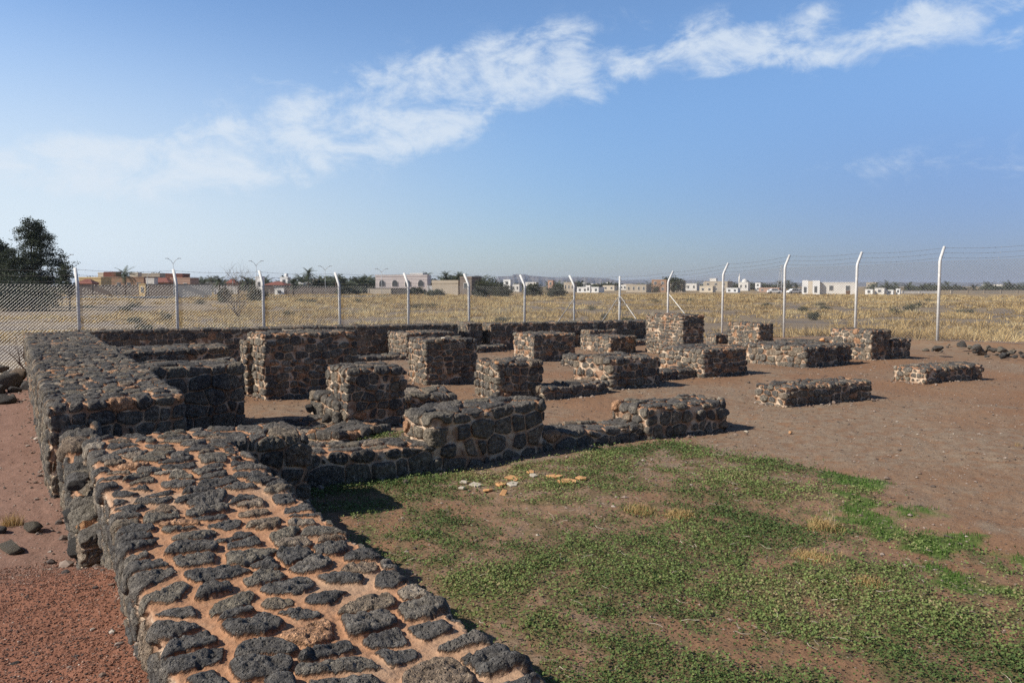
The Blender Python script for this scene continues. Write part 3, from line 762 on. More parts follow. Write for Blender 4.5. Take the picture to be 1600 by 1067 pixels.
# ------------------------------------------------------------------ chain link fence
SP = 2.5
d1 = math.atan((2477 - 800) / FPX); d2 = math.atan((-280 - 800) / FPX)
def dirw(a): return FH * math.cos(a) + Rv[:2] * math.sin(a)
D1 = dirw(d1); D2 = dirw(d2)
COR = col_at(968, .589 * SP * 22.32)
N1 = dirw(d1 - math.pi / 2); N2 = dirw(d2 + math.pi / 2)
def gz(p): return float(ground_z(p[0], p[1], False)[0])
def post_mesh(out, straight=False):
    b = MB()
    if straight: b.tube([(0, 0, -.3), (0, 0, 2.85)], .045, 10)
    else: b.tube([(0, 0, -.3), (0, 0, 2.42), (out[0] * .03, out[1] * .03, 2.50), (out[0] * .30, out[1] * .30, 2.86)], .042, 10)
    bm = b.bm; me = bpy.data.meshes.new('fence_post'); bm.to_mesh(me); bm.free(); me.materials.append(M_POST)
    me.polygons.foreach_set('use_smooth', [True] * len(me.polygons)); return me
def ribbon_wires(segs, r):
    """segs (n,2,3) -> triangular prisms"""
    segs = np.asarray(segs, float); a = segs[:, 0]; b = segs[:, 1]; t = b - a; t /= np.linalg.norm(t, axis=1)[:, None]
    up = np.tile(np.array([0.0, 0, 1]), (len(t), 1)); up[np.abs(t[:, 2]) > .95] = [1, 0, 0]
    s1 = np.cross(t, up); s1 /= np.linalg.norm(s1, axis=1)[:, None]; s2 = np.cross(t, s1)
    V = []
    for k in range(3):
        o = (s1 * math.cos(k * 2.0944) + s2 * math.sin(k * 2.0944)) * r; V += [a + o, b + o]
    V = np.stack(V, 1).reshape(-1, 3); n = len(t); base = np.arange(n)[:, None] * 6
    F = np.concatenate([base + np.array([[0, 1, 3, 2]]), base + np.array([[2, 3, 5, 4]]), base + np.array([[4, 5, 1, 0]])])
    return V, F
def mesh_panel(p0, p1, z0, z1, off, H=2.36, pitch=.085, r=.0031):
    """diamond netting between two posts"""
    L = np.linalg.norm(p1 - p0); S = []
    for sgn in (1, -1):
        c = np.arange(-H, L + H, pitch) if sgn > 0 else np.arange(0, L + H, pitch)
        for x in c:
            # line u = x + sgn*w
            if sgn > 0: a, b = max(0, x), min(L, x + H); wa, wb = a - x, b - x
            else: a, b = max(0, x - H), min(L, x); wa, wb = x - a, x - b
            if b - a > .02: S.append(((a, wa), (b, wb)))
    S += [((0, H), (L, H)), ((0, .03), (L, .03)), ((0, H / 2), (L, H / 2))]
    out = []
    for (ua, wa), (ub, wb) in S:
        f = lambda u, w_: (*(p0 + (p1 - p0) * u / L), z0 + (z1 - z0) * u / L + w_ + .06)
        out.append((f(ua, wa), f(ub, wb)))
    V, F = ribbon_wires(np.array(out), r); V = V - np.array(off)
    return mesh_np('mesh_panel', V, F, M_WIRE, False)
def barbed(pts, off):
    S = []; r_ = random.Random(5)
    for a, b in zip(pts, pts[1:]):
        a = np.array(a); b = np.array(b); n = 8
        P = [a + (b - a) * i / n - np.array([0, 0, .05 * math.sin(math.pi * i / n)]) for i in range(n + 1)]
        S += list(zip(P, P[1:]))
        for k in range(int(np.linalg.norm(b - a) / .16)):
            u = (k + .5) * .16 / np.linalg.norm(b - a); c = a + (b - a) * u - np.array([0, 0, .05 * math.sin(math.pi * u)])
            v = np.array([r_.uniform(-1, 1), r_.uniform(-1, 1), r_.uniform(-1, 1)]); v = v / np.linalg.norm(v) * .028
            S.append((c - v, c + v))
    V, F = ribbon_wires(np.array(S), .0035); return mesh_np('barbed_wire', V - np.array(off), F, M_BARB, False)
def fence(n0, n1, D, N, start, sgn, label, corner):
    pos = [start + D * SP * k * sgn for k in range(n0, n1 + 1)]
    zs = [gz(p) for p in pos]
    root = empty('chain_link_fence', (pos[0][0], pos[0][1], zs[0]), label, 'fence')
    off = np.array([pos[0][0], pos[0][1], zs[0]]); pm = post_mesh(N)
    for k, (p, z) in enumerate(zip(pos, zs)):
        if corner and k == corner[0]: link('fence_post', post_mesh(N, True), root, (p[0] - off[0], p[1] - off[1], z - off[2]))
        elif corner and k == corner[1]: continue
        else:
            o = link('fence_post', pm, root, (p[0] - off[0], p[1] - off[1], z - off[2])); o.rotation_euler = (random.uniform(-.008, .008), random.uniform(-.008, .008), 0)
    for k in range(len(pos) - 1):
        link('mesh_panel', mesh_panel(pos[k], pos[k + 1], zs[k], zs[k + 1], off), root, (0, 0, 0))
    for (o_, h_) in ((.29, 2.83), (.19, 2.68), (.06, 2.53)):
        link('barbed_wire', barbed([(p[0] + N[0] * o_ * (0 if corner and k in corner else 1), p[1] + N[1] * o_ * (0 if corner and k in corner else 1), z + h_) for k, (p, z) in enumerate(zip(pos, zs))], off), root, (0, 0, 0))
    def rod(a, b, nm='brace', r=.013):
        MB().tube([Vector(a) - Vector(off), Vector(b) - Vector(off)], r, 8).build(nm, M_POST, root, True, (0, 0, 0))
    return pos, zs, rod
LP, LZ, rodL = fence(-10, 0, D1, N1, COR, 1, 'long left run of white posted chain link fence behind the back wall', (10, None))
RP, RZ, rodR = fence(0, 9, D2, N2, COR, -1, 'right run of white posted chain link fence rising toward the right edge', (None, 0))
def pt(P, Z, i, f, h): 
    p = P[i] + (P[i + 1] - P[i]) * f; z = Z[i] + (Z[i + 1] - Z[i]) * f; return (p[0], p[1], z + h)
rodL(pt(LP, LZ, 9, .98, 2.0), pt(LP, LZ, 9, .25, .05)); rodL(pt(LP, LZ, 8, .98, 1.9), pt(LP, LZ, 8, .30, .05))
rodL(pt(LP, LZ, 4, .02, .75), pt(LP, LZ, 4, .98, .75), 'rail', .026)
rodR(pt(RP, RZ, 0, .02, 2.0), pt(RP, RZ, 0, .70, .05)); rodR(pt(RP, RZ, 1, .02, 1.95), pt(RP, RZ, 1, .72, .05))

# ------------------------------------------------------------------ vegetation
M_COVER = attr_mat('cover_leaf', [(0, (.062, .100, .026)), (.4, (.120, .172, .046)), (.75, (.185, .230, .068)), (.93, (.22, .23, .09)), (1, (.30, .24, .12))], .7, .15, spec=.3)
M_LUSH = attr_mat('lush_grass', [(0, (.035, .085, .012)), (.6, (.075, .16, .025)), (1, (.13, .22, .05))], .8, .2)
M_STRAW = attr_mat('straw', [(0, (.12, .085, .045)), (.35, (.40, .27, .115)), (.8, (.58, .43, .20)), (1, (.60, .50, .28))], .9, .2)
M_STALK = attr_mat('dry_stalk', [(0, (.22, .18, .13)), (1, (.50, .44, .35))], .9, 0)
M_PEB = attr_mat('pebbles', [(0, (.06, .055, .05)), (.3, (.15, .075, .05)), (.75, (.26, .12, .075)), (.97, (.34, .19, .13)), (1, (.5, .4, .32))], .9, 0)
M_PEB2 = attr_mat('grey_pebbles', [(0, (.07, .06, .055)), (.4, (.17, .12, .09)), (.75, (.27, .21, .17)), (.95, (.32, .26, .21)), (1, (.46, .40, .33))], .9, 0)
def rnd_dirs(n, up=.5):
    v = rng.normal(size=(n, 3)); v[:, 2] = np.abs(v[:, 2]) + up; return v / np.linalg.norm(v, axis=1)[:, None]
def leaves(C, size, nrm, rnd_, name, mat, aspect=.75):
    """one pointed, folded leaf (2 quads -> 6 verts) at each centre"""
    n = len(C); t = rng.normal(size=(n, 3)); t -= nrm * (t * nrm).sum(1)[:, None]; t /= np.linalg.norm(t, axis=1)[:, None]
    b = np.cross(nrm, t); s = size[:, None]
    V = np.stack([C - t * s * .5, C + b * s * aspect * .5 + nrm * s * .12, C + t * s * .5, C - b * s * aspect * .5 + nrm * s * .12], 1).reshape(-1, 3)
    i = np.arange(n)[:, None] * 4
    F = np.concatenate([i + np.array([[0, 1, 2]]), i + np.array([[0, 2, 3]])])
    return mesh_np(name, V, F, mat, False, {'rnd': np.repeat(rnd_, 4)})
def polar_points(n, r0, r1, half=40, pw=1.0):
    r = np.exp(rng.uniform(math.log(r0), math.log(r1), n)) if pw == 0 else (r0 ** pw + rng.random(n) * (r1 ** pw - r0 ** pw)) ** (1 / pw)
    a = np.radians(rng.uniform(-half, half, n)) + yaw
    return r * np.sin(a), r * np.cos(a), r
def ground_cover():
    X, Y, r = polar_points(150000, 2.3, 13, 40, 1.0)
    d = green_density(X, Y); k = rng.random(len(X)) < np.clip((d - .18) * 1.5, 0, 1) ** 1.2 * .52; X, Y, r, d = X[k], Y[k], r[k], d[k]
    m = 9; n = len(X)
    sp = rng.choice([.03, .06, .12], n) * (1 + .3 * r / 5)
    cx = (X[:, None] + rng.normal(size=(n, m)) * sp[:, None]).ravel(); cy = (Y[:, None] + rng.normal(size=(n, m)) * sp[:, None]).ravel()
    rr = np.repeat(r, m); dd = np.repeat(d, m)
    hz = rng.random(n * m) * .020 * (.4 + dd)
    C = np.stack([cx, cy, ground_z(cx, cy) + .006 + hz], 1)
    size = rng.uniform(.008, .018, n * m) * (1 + .10 * np.clip(rr - 3, 0, 8))
    tint = np.clip(.45 + .36 * fbm(P3(cx, cy), 1.1, 3, 9) + rng.normal(size=n * m) * .20, 0, 1)
    tag(link('ground_cover', leaves(C, size, rnd_dirs(n * m, .8), tint, 'ground_cover', M_COVER)), 'low dark green creeping weeds covering the soil right of the near wall', 'weeds', kind='stuff')
    X, Y, r = polar_points(90000, 2.6, 11, 40, 1.0)
    d = lush_density(X, Y); g2 = green_density(X, Y) * .10 * (fbm(P3(X, Y), 1.7, 2, 301) > .15); k = rng.random(len(X)) < np.maximum(np.clip((d - .45) * 1.0, 0, .6), g2); X, Y, r = X[k], Y[k], r[k]
    blades(X, Y, r, .018, .045, .0022, 3, 'lush_grass', M_LUSH, 'bright green short grass in a strip along the bare soil', 'grass', spread=.02)
def blades(X, Y, r, h0, h1, wd, m, name, mat, lab, cat, spread=.05, lean=.6, z=None, tint=None, link_=True):
    n = len(X); x = (X[:, None] + rng.normal(size=(n, m)) * spread).ravel(); y = (Y[:, None] + rng.normal(size=(n, m)) * spread).ravel()
    N = n * m; rr = np.repeat(r, m); h = rng.uniform(h0, h1, N); a = rng.uniform(0, 2 * math.pi, N); ln = rng.random(N) * lean * h
    gz_ = ground_z(x, y) if z is None else np.repeat(z, m)
    w_ = wd * (1 + .15 * np.clip(rr - 4, 0, 40)); b = rng.uniform(0, 2 * math.pi, N)
    c = np.stack([x, y, gz_ - .005], 1); s = np.stack([np.cos(b) * w_, np.sin(b) * w_, 0 * b], 1); tip = c + np.stack([np.cos(a) * ln, np.sin(a) * ln, h], 1)
    mid = c + np.stack([np.cos(a) * ln * .35, np.sin(a) * ln * .35, h * .6], 1)
    V = np.stack([c - s, c + s, mid + s * .7, mid - s * .7, tip], 1).reshape(-1, 3); i = np.arange(N)[:, None] * 5
    F = [i + np.array([[0, 1, 2, 3]]), i + np.array([[3, 2, 4]])]
    tt = np.clip(rng.random(N) * .5 + (.25 if tint is None else np.repeat(tint, m)), 0, 1)
    me = mesh_np(name, V, F, mat, False, {'rnd': np.repeat(tt, 5)})
    return tag(link(name, me), lab, cat, kind='stuff')
ground_cover()

def dry_field():
    # straw coloured tussocks on the plain beyond the fence: rounded mounds of radiating blades
    X, Y, r = polar_points(22000, 22, 230, 42, 1.2)
    out = ((np.stack([X, Y], 1) - COR) @ N1 > .9) | ((np.stack([X, Y], 1) - COR) @ N2 > .9)
    n = .8 * fbm(P3(X, Y), .09, 4, 205, .6) + .35 * fbm(P3(X, Y), .35, 2, 206)
    xi = 800 + FPX * (X * Rv[0] + Y * Rv[1]) / (X * FH[0] + Y * FH[1])
    bias = np.where(xi < 330, -.28 * (1 - sst(60, 330, xi)) - .08, .14)
    k = out & (rng.random(len(X)) < sst(-.26, .32, n + bias) * .9); X, Y, r = X[k], Y[k], r[k]
    z = ground_z(X, Y); n = len(X); m = 34
    S = rng.uniform(.28, .85, n) * (1 + .35 * sst(70, 200, r)); tint = np.clip(.12 + .35 * fbm(P3(X, Y), .25, 2, 15) + rng.normal(size=n) * .12, -.2, .5)
    Sx = np.repeat(S, m); a = rng.uniform(0, 2 * math.pi, n * m); q = np.sqrt(rng.random(n * m)); rr = np.repeat(r, m)
    c = np.stack([np.repeat(X, m) + np.cos(a) * q * Sx * .7, np.repeat(Y, m) + np.sin(a) * q * Sx * .7, np.repeat(z, m) - .02], 1)
    h = Sx * rng.uniform(.30, .80, n * m) * (1.05 - .6 * q); lean = Sx * q * rng.uniform(.3, 1.1, n * m)
    w_ = (.008 + .00040 * rr) * rng.uniform(.7, 1.4, n * m); b = rng.uniform(0, 6.28, n * m)
    s_ = np.stack([np.cos(b) * w_, np.sin(b) * w_, 0 * b], 1); tip = c + np.stack([np.cos(a) * lean, np.sin(a) * lean, h], 1)
    V = np.stack([c - s_, c + s_, tip], 1).reshape(-1, 3); tt = np.clip(rng.random(n * m) * .5 + .22 + np.repeat(tint, m), 0, 1)
    for sel, lab in ((rr < 75, 'golden dry tussocks over the near field outside the fence'), (rr >= 75, 'golden dry tussocks over the far field before the town')):
        Vs = V.reshape(-1, 3, 3)[sel].reshape(-1, 3)
        tag(link('dry_grass', mesh_np('dry_grass', Vs, np.arange(len(Vs)).reshape(-1, 3), M_STRAW, False, {'rnd': np.repeat(tt[sel], 3)})), lab, 'dry grass', kind='stuff')
dry_field()

def stalks():
    X, Y, r = polar_points(6500, 2.4, 11, 40, 1.0); g_ = green_density(X, Y)
    k = (in_poly(X, Y, GREEN_ALL) & (rng.random(len(X)) < .12)); X, Y, r = X[k], Y[k], r[k]
    S = []; 
    for x, y in zip(X, Y):
        a = rng.uniform(0, 6.28); L = rng.uniform(.03, .11) * (2.2 if rng.random() < .06 else 1); z = float(ground_z(x, y)[0]) + .015 + rng.random() * .015; c = rng.normal() * .4
        p = np.array([x, y, z])
        for q in range(3):
            p2 = p + np.array([math.cos(a) * L / 3, math.sin(a) * L / 3, rng.normal() * .006]); S.append((p, p2)); p = p2; a += c
    V, F = ribbon_wires(np.array(S), .0016)
    tag(link('dry_stalks', mesh_np('dry_stalks', V, F, M_STALK, False, {'rnd': np.repeat(rng.random(len(S)), 6)})), 'pale broken dry stalks strewn over the green weeds', 'dry stalks', kind='stuff')
stalks()
# straw coloured tufts among the weeds
def tuft(x, y, wpx, h, n, lab, z=None, wd=.002, grp='straw coloured tufts among the weeds'):
    P = at(x, y); s = wpx * (P[:2] @ FH) / FPX / 2
    xs = P[0] + rng.normal(size=n) * s * .33; ys = P[1] + rng.normal(size=n) * s * .33
    o = blades(xs, ys, np.full(n, 4.0), h * .3, h, wd, 3, 'grass_tuft', M_STRAW, lab, 'grass tuft', .015, .9)
    del o['kind']; tag(o, group=grp); return o
tuft(1062, 804, 70, .055, 260, 'yellow straw tuft left of the tall dry stems'); tuft(1000, 798, 70, .06, 240, 'paler straw tuft, farthest left of the tufts')
tuft(1285, 822, 80, .07, 260, 'brown tuft at the foot of the tall dry stems')
tuft(1270, 870, 90, .05, 260, 'low brown tuft below the tall dry stems'); tuft(1360, 915, 60, .045, 160, 'small tan tuft near the end of the green strip'); tuft(1590, 700, 8, .05, 10, 'tiny pale tuft at the right edge')
tuft(18, 835, 44, .10, 60, 'wisp of dry grass beside the path rocks, lower left')
tuft(1296, 618, 50, .26, 7, 'thin dry stems in the shade of the longer stone bench', wd=.0018)

def shrub_bare(P, h, n, lab, name='dry_shrub', mat=None, r0=.03, spread=.5, sd=1, depth=3, rot=0):
    r_ = random.Random(sd); b = MB()
    def grow(p, d, L, r, lev):
        q = [p]; 
        for k in range(3):
            d = (d + Vector((r_.uniform(-.28, .28), r_.uniform(-.28, .28), r_.uniform(-.08, .22)))).normalized(); p = p + d * L / 3; q.append(p)
        b.tube(q, [r, r * .85, r * .7, r * .5], 5)
        if lev > 0:
            for _ in range(r_.choice((2, 3))):
                grow(q[r_.choice((1, 2, 3))], (d + Vector((r_.uniform(-1, 1), r_.uniform(-1, 1), r_.uniform(0, .7))) * .7).normalized(), L * r_.uniform(.5, .8), r * .5, lev - 1)
    for k in range(n):
        a = r_.uniform(0, 6.28); grow(Vector((0, 0, -.05)), Vector((math.cos(a) * spread, math.sin(a) * spread, 1)).normalized(), h * r_.uniform(.4, .6), r0, depth)
    o = b.build(name, mat or M_DRYBARK, None, True, P); return tag(o, lab, 'shrub')
P = col_at(42, 17.5); shrub_bare((P[0], P[1], gz(P)), 1.0, 3, 'bare leafless shrub at the left end of the broad wall', sd=3, r0=.022, spread=.25)
P = col_at(372, 62); shrub_bare((P[0], P[1], -.7), 4.2, 9, 'tall tangled bare bush outside the fence near the two grey walls', sd=5, r0=.035, spread=.5, mat=M_DRYBARK)
P = col_at(386, 40); shrub_bare((P[0], P[1], -.7), 3.0, 4, 'tall straw coloured dry stems outside the fence left of the railed bay', sd=8, r0=.009, spread=.22, mat=M_STEM)
P = at(1300, 826); shrub_bare((P[0], P[1], gz(P)), .34, 5, 'tall thin dry stems standing among the weeds', sd=12, r0=.0022, spread=.35, mat=M_STEM, depth=2)
P = at(60, 470); 

# pebbles
def pebbles(n, fx, fy, size, name, mat, lab, dens=None):
    X, Y = fx, fy; n = len(X)
    if name in ('red_gravel', 'rubble'):
        b0 = bmesh.new(); bmesh.ops.create_icosphere(b0, subdivisions=1, radius=1.0); b0.verts.ensure_lookup_table()
        base = np.array([v.co[:] for v in b0.verts]) * np.array([1, .8, .6]); tri = np.array([[v.index for v in f.verts] for f in b0.faces]); b0.free()
    else:
        base = np.array([[1, 0, 0], [-1, 0, 0], [0, 1, 0], [0, -1, 0], [0, 0, .5], [0, 0, -.5]], float)
        tri = np.array([[0, 2, 4], [2, 1, 4], [1, 3, 4], [3, 0, 4], [2, 0, 5], [1, 2, 5], [3, 1, 5], [0, 3, 5]])
    nb = len(base)
    s = np.minimum(size, .0045 + .3 * np.maximum(size - .0045, 0)) if name == 'red_gravel' else size; jit = 1 + rng.uniform(-.35, .35, (n, nb, 3)); a = rng.uniform(0, 6.28, n); ca, sa = np.cos(a), np.sin(a)
    B = base[None] * jit; Bx = B[:, :, 0] * ca[:, None] - B[:, :, 1] * sa[:, None]; By = B[:, :, 0] * sa[:, None] + B[:, :, 1] * ca[:, None]
    V = np.stack([Bx, By, B[:, :, 2]], 2) * s[:, None, None] + np.stack([X, Y, ground_z(X, Y) + s * .25], 1)[:, None]
    F = (np.arange(n)[:, None, None] * nb + tri[None]).reshape(-1, 3)
    me = mesh_np(name, V.reshape(-1, 3), F, mat, False, {'rnd': np.repeat(rng.random(n), nb)})
    tag(link(name, me), lab, 'gravel', kind='stuff')
n = 80000; u = rng.random(n); Y = 1.6 + 3.9 * u ** 1.0; X = .33 - rng.random(n) * (.5 + .33 * Y); 
pebbles(n, X, Y, rng.gamma(1.1, .0022, n) + .0012, 'red_gravel', M_PEB, 'coarse red gravel heaped along the near wall, lower left')
X = .25 - rng.random(5500) * 6; Y = 5.2 + rng.random(5500) ** 1.4 * 10
pebbles(0, X, Y, rng.gamma(1.5, .0032, 5500) + .002, 'path_gravel', M_PEB2, 'scattered stones on the brown path left of the broad wall')
X, Y, r = polar_points(42000, 4.0, 22, 40, 1.15); k = (X > 1.6) & (green_density(X, Y) < .5) & (Y < 19); X, Y, r = X[k], Y[k], r[k]
pebbles(0, X, Y, (rng.gamma(1.3, .0022, len(X)) + .0018) * (1 + r * .05), 'court_gravel', M_PEB2, 'fine grey and reddish gravel over the courts and open soil')

fx = []; fy = []
for Qf in FEET:
    for a_, b_ in zip(Qf, Qf[1:] + Qf[:1]):
        L = np.linalg.norm(b_ - a_); nn_ = int(L * 95); t_ = rng.random(nn_); nrm2 = np.array([(b_ - a_)[1], -(b_ - a_)[0]]) / L; o_ = np.abs(rng.normal(size=nn_)) * .11 - .01
        fx.append(a_[0] + (b_ - a_)[0] * t_ + nrm2[0] * o_); fy.append(a_[1] + (b_ - a_)[1] * t_ + nrm2[1] * o_)
fx = np.concatenate(fx); fy = np.concatenate(fy); k = (fx > .6) | (rng.random(len(fx)) < .22); fx, fy = fx[k], fy[k]
pebbles(0, fx, fy, rng.gamma(1.1, .0065, len(fx)) + .003, 'rubble', M_PEB2, 'crumbs of stone and mortar fallen along the feet of the walls')
for k in range(26):
    x = r0_.uniform(1452, 1610); y = 542 + (x - 1452) * .075 + r0_.uniform(-5, 7)
    rock(x, y, r0_.uniform(5, 13), 'small rubble stone scattered in the low bank by the right fence', group='small rubble of the bank by the right fence', z=.06, sub=2, sd=300 + k)
# trees ------------------------------------------------------------------
def leaf_mat(name, a, b, tr=.12): return attr_mat(name, [(0, a), (1, b)], .8, tr)
M_PINE = leaf_mat('grey_green_needles', (.030, .042, .026), (.085, .10, .058))
M_OLIVE = leaf_mat('olive_leaf', (.035, .045, .025), (.10, .105, .06))
M_FARG = leaf_mat('date_palm_leaf', (.04, .055, .03), (.11, .125, .075))
def crown_mesh(name, ells, nclump, nleaf, csize, lsize, mat, sd, flatness=.6):
    r_ = np.random.default_rng(sd); w_ = np.array([e[3] * e[4] * e[5] for e in ells]) ** .8; w_ /= w_.sum()
    e = np.array(ells)[r_.choice(len(ells), nclump, p=w_)]
    d = r_.normal(size=(nclump, 3)); d /= np.linalg.norm(d, axis=1)[:, None]
    rad = r_.random(nclump) ** .38
    C = e[:, :3] + d * rad[:, None] * e[:, 3:6]
    keep = fbm(C + sd, .8, 2, sd) > -.42; C = C[keep]; d = d[keep]; n = len(C)
    L = (C[:, None] + r_.normal(size=(n, nleaf, 3)) * csize * np.array([1, 1, flatness])).reshape(-1, 3)
    nn = r_.normal(size=(len(L), 3)) + np.repeat(d, nleaf, 0) * .6; nn /= np.linalg.norm(nn, axis=1)[:, None]
    tint = np.clip(np.repeat(r_.random(n), nleaf) * .7 + r_.random(len(L)) * .3, 0, 1)
    s = r_.uniform(.6, 1.4, len(L)) * lsize
    t = r_.normal(size=L.shape); t -= nn * (t * nn).sum(1)[:, None]; t /= np.linalg.norm(t, axis=1)[:, None]; b = np.cross(nn, t)
    s = s[:, None]
    V = np.stack([L - t * s * .6, L + b * s * .22, L + t * s * .6, L - b * s * .22], 1).reshape(-1, 3)
    return mesh_np(name, V, np.arange(len(V)).reshape(-1, 4), mat, False, {'rnd': np.repeat(tint, 4)}), C
def tree(x, Z, ells, lab, sd, nclump=260, nleaf=60, csize=.35, lsize=.22, mat=None, trunk=.22, cat='tree', name='tree', group=None, base=-.72):
    P = col_at(x, Z); root = empty(name, (P[0], P[1], base), lab, cat, group, rz=-yaw)
    me, C = crown_mesh('crown', ells, nclump, nleaf, csize, lsize, mat or M_PINE, sd); link('crown', me, root)
    b = MB(); r_ = random.Random(sd); top = max(e[2] for e in ells)
    b.tube([(0, 0, -.2), (.1, 0, top * .3), (ells[0][0] * .5, 0, top * .6), (ells[0][0], ells[0][1], top * .95)], [trunk, trunk * .8, trunk * .5, trunk * .15], 8)
    for k in range(14):
        c = C[r_.randrange(len(C))]; s = Vector((.05, 0, top * r_.uniform(.2, .5))); e = Vector(c); mid = s.lerp(e, .5) + Vector((0, 0, .3))
        b.tube([s, mid, e], [trunk * .35, trunk * .2, trunk * .05], 5)
    b.build('trunk', M_BARK, root, True); return root
# the big dark tree at the left edge (metres in its own frame: x right, z up)
tree(52, 85, [(.1, 0, 8.3, 1.3, 1.3, 1.5), (-.6, .3, 6.9, 1.5, 1.5, 1.2), (1.2, 0, 6.9, 1.4, 1.2, 1.3), (2.0, .5, 5.2, 1.3, 1.3, 1.3), (.2, 0, 5.3, 1.6, 1.6, 1.3), (-1.7, 0, 5.2, 1.3, 1.3, 1.4), (2.5, 0, 3.4, 1.1, 1.2, 1.1), (-.8, 0, 3.2, 2.2, 2.0, 1.5), (1.0, 0, 2.6, 2.2, 2.0, 1.3)],
     'big dark grey green tree towering at the left edge beyond the fence', 31, 760, 62, .26, .17)
tree(-4, 92, [(.3, 0, 7.2, 1.1, 1.2, 1.3), (.2, 0, 5.6, 1.7, 1.6, 1.5), (1.4, 0, 4.0, 1.7, 2.0, 1.5), (-1.6, 0, 4.8, 2.0, 2.0, 2.0), (0, 0, 2.6, 2.8, 2.2, 1.6)], 'dark tree cut by the left edge beside the big one', 32, 380, 60, .36, .22)
tree(109, 80, [(.1, 0, 4.9, .62, .6, .8), (-.3, 0, 3.6, .8, .7, .9), (-.2, 0, 2.4, .8, .8, .9)], 'slender light topped tree on the right flank of the big dark tree', 33, 70, 40, .25, .18, trunk=.09)
tree(18, 78, [(0, 0, 1.6, 3.4, 2.0, 1.5), (2.5, 0, 1.3, 2.4, 1.6, 1.2)], 'dark undergrowth thicket under the big tree', 34, 300, 50, .35, .2, cat='bush', name='bush')

def palm_mesh(sd, nf=34, L=2.6, hi=False):
    """crown of arching fronds, each with leaflets"""
    r_ = random.Random(sd); V = []; F = []; T = []
    for k in range(nf):
        a = r_.uniform(0, 6.28); e0 = r_.uniform(-.5, 1.35); l = L * r_.uniform(.8, 1.1); n = 9 if hi else 6
        p = Vector((0, 0, 0)); el_ = e0; tint = r_.random(); pts = [p.copy()]
        for i in range(n):
            d = Vector((math.cos(a) * math.cos(el_), math.sin(a) * math.cos(el_), math.sin(el_))); p = p + d * l / n; pts.append(p.copy()); el_ -= r_.uniform(.14, .24)
        side = Vector((-math.sin(a), math.cos(a), 0))
        for i in range(n):
            for sg in (-1, 1):
                for h in (0, .5):
                    q = pts[i].lerp(pts[i + 1], h); w_ = .42 * l / 2.6 * math.sin(math.pi * min(1, (i + h + .8) / (n + .8))) + .08; t = (pts[i + 1] - pts[i]).normalized()
                    tip = q + side * sg * w_ + t * w_ * .7 + Vector((0, 0, -.25 * w_)); b_ = q + t * l / n * .38
                    c = len(V); V += [q, b_, tip]; F.append((c, c + 1, c + 2)); T += [tint] * 3
    return mesh_np('fronds', np.array([v[:] for v in V]), np.array(F), M_FARG, False, {'rnd': np.array(T)})
PALMS = [palm_mesh(s_) for s_ in range(4)]
TRK = {}
def palm(x, Z, ytop, lab, group=None, r=2.6, base=-.72, cy=None):
    P = col_at(x, Z); top = zrow(ytop, Z) - base; h = max(top - r * .55, .8)
    root = empty('palm_tree', (P[0], P[1], base), lab, 'palm tree', group, rz=random.uniform(0, 6))
    hk = round(h, 1)
    if hk not in TRK:
        o = MB().tube([(0, 0, -.2), (.05, 0, h * .5), (0, 0, h)], [.24, .19, .2], 8).build('trunk', M_BARK, root, True); TRK[hk] = o.data
    else: link('trunk', TRK[hk], root)
    c = link('fronds', random.choice(PALMS), root, (0, 0, h)); s = r / 2.6; c.scale = (s, s, s); return root
palm(197, 180, 418, 'large shaggy date palm in front of the brown wall, left town', r=3.4)
palm(344, 190, 431, 'date palm at the right end of the long brown wall', r=2.4)
palm(459, 205, 434, 'date palm standing between the white tower and white houses', r=2.6)
palm(483, 260, 419, 'tallest palm of the tree line, above the white houses', r=3.6)
palm(697, 250, 424, 'palm above the beige wall right of the pink building, left of the pair', r=3.2); palm(717, 252, 424.5, 'palm above the beige wall right of the pink building, right of the pair', r=3.0); palm(668, 262, 425, 'palm just at the right end of the pink building', r=2.6)
palm(526, 250, 429, 'lone palm close behind the fourth fence post', r=2.6)
r_ = random.Random(4)
for k in range(150):
    z_ = r_.choice(((470, 600, 430, 440, 260, 330), (470, 600, 430, 440, 260, 330), (300, 470, 431, 440, 280, 380), (640, 760, 428, 438, 270, 340), (730, 1000, 437, 445, 400, 700), (1000, 1250, 437, 445, 420, 650), (1335, 1640, 439, 446, 380, 600)))
    x = r_.uniform(z_[0], z_[1]); Z = r_.uniform(z_[4], z_[5])
    palm(x, Z, r_.uniform(z_[2], z_[3]), 'distant palm in the dark tree line behind the town', 'distant palms of the tree line', r=r_.uniform(3.2, 5.4) * (1 + .0007 * Z))
# broadleaf bushes and trees near the houses
def bush(x, Z, w, h, lab, sd, mat=None, cat='bush', group=None, n=90, ls=.3, name='bush'):
    wm = w * Z / FPX / 2; hm = zrow(h, Z) + .72
    return tree(x, Z, [(0, 0, hm * .5, wm, wm * .7, hm * .5), (-wm * .4, 0, hm * .38, wm * .6, wm * .5, hm * .36), (wm * .4, 0, hm * .4, wm * .6, wm * .5, hm * .38)], lab, sd, n, 40, .4 * Z / 180, ls * Z / 180, mat or M_OLIVE, trunk=min(.12, hm * .04), cat=cat, name=name, group=group)
bush(764, 165, 54, 434, 'broad dark olive thicket right of the beige wall', 41, n=240); bush(786, 160, 30, 441, 'lower right shoulder of greenery beside the broad thicket', 44, n=90)
bush(834, 175, 28, 443, 'round olive bush left of the brown tower', 42, n=120); bush(869, 170, 28, 446, 'round olive bush in front of the brown tower', 43, n=120)
bush(545, 200, 36, 447, 'dark bush at the foot of the grey wall behind the fifth fence post', 45, n=110); bush(650, 210, 30, 450, 'low bush under the pink building', 46, n=70); bush(680, 190, 26, 452, 'low bush before the beige wall', 47, n=60)
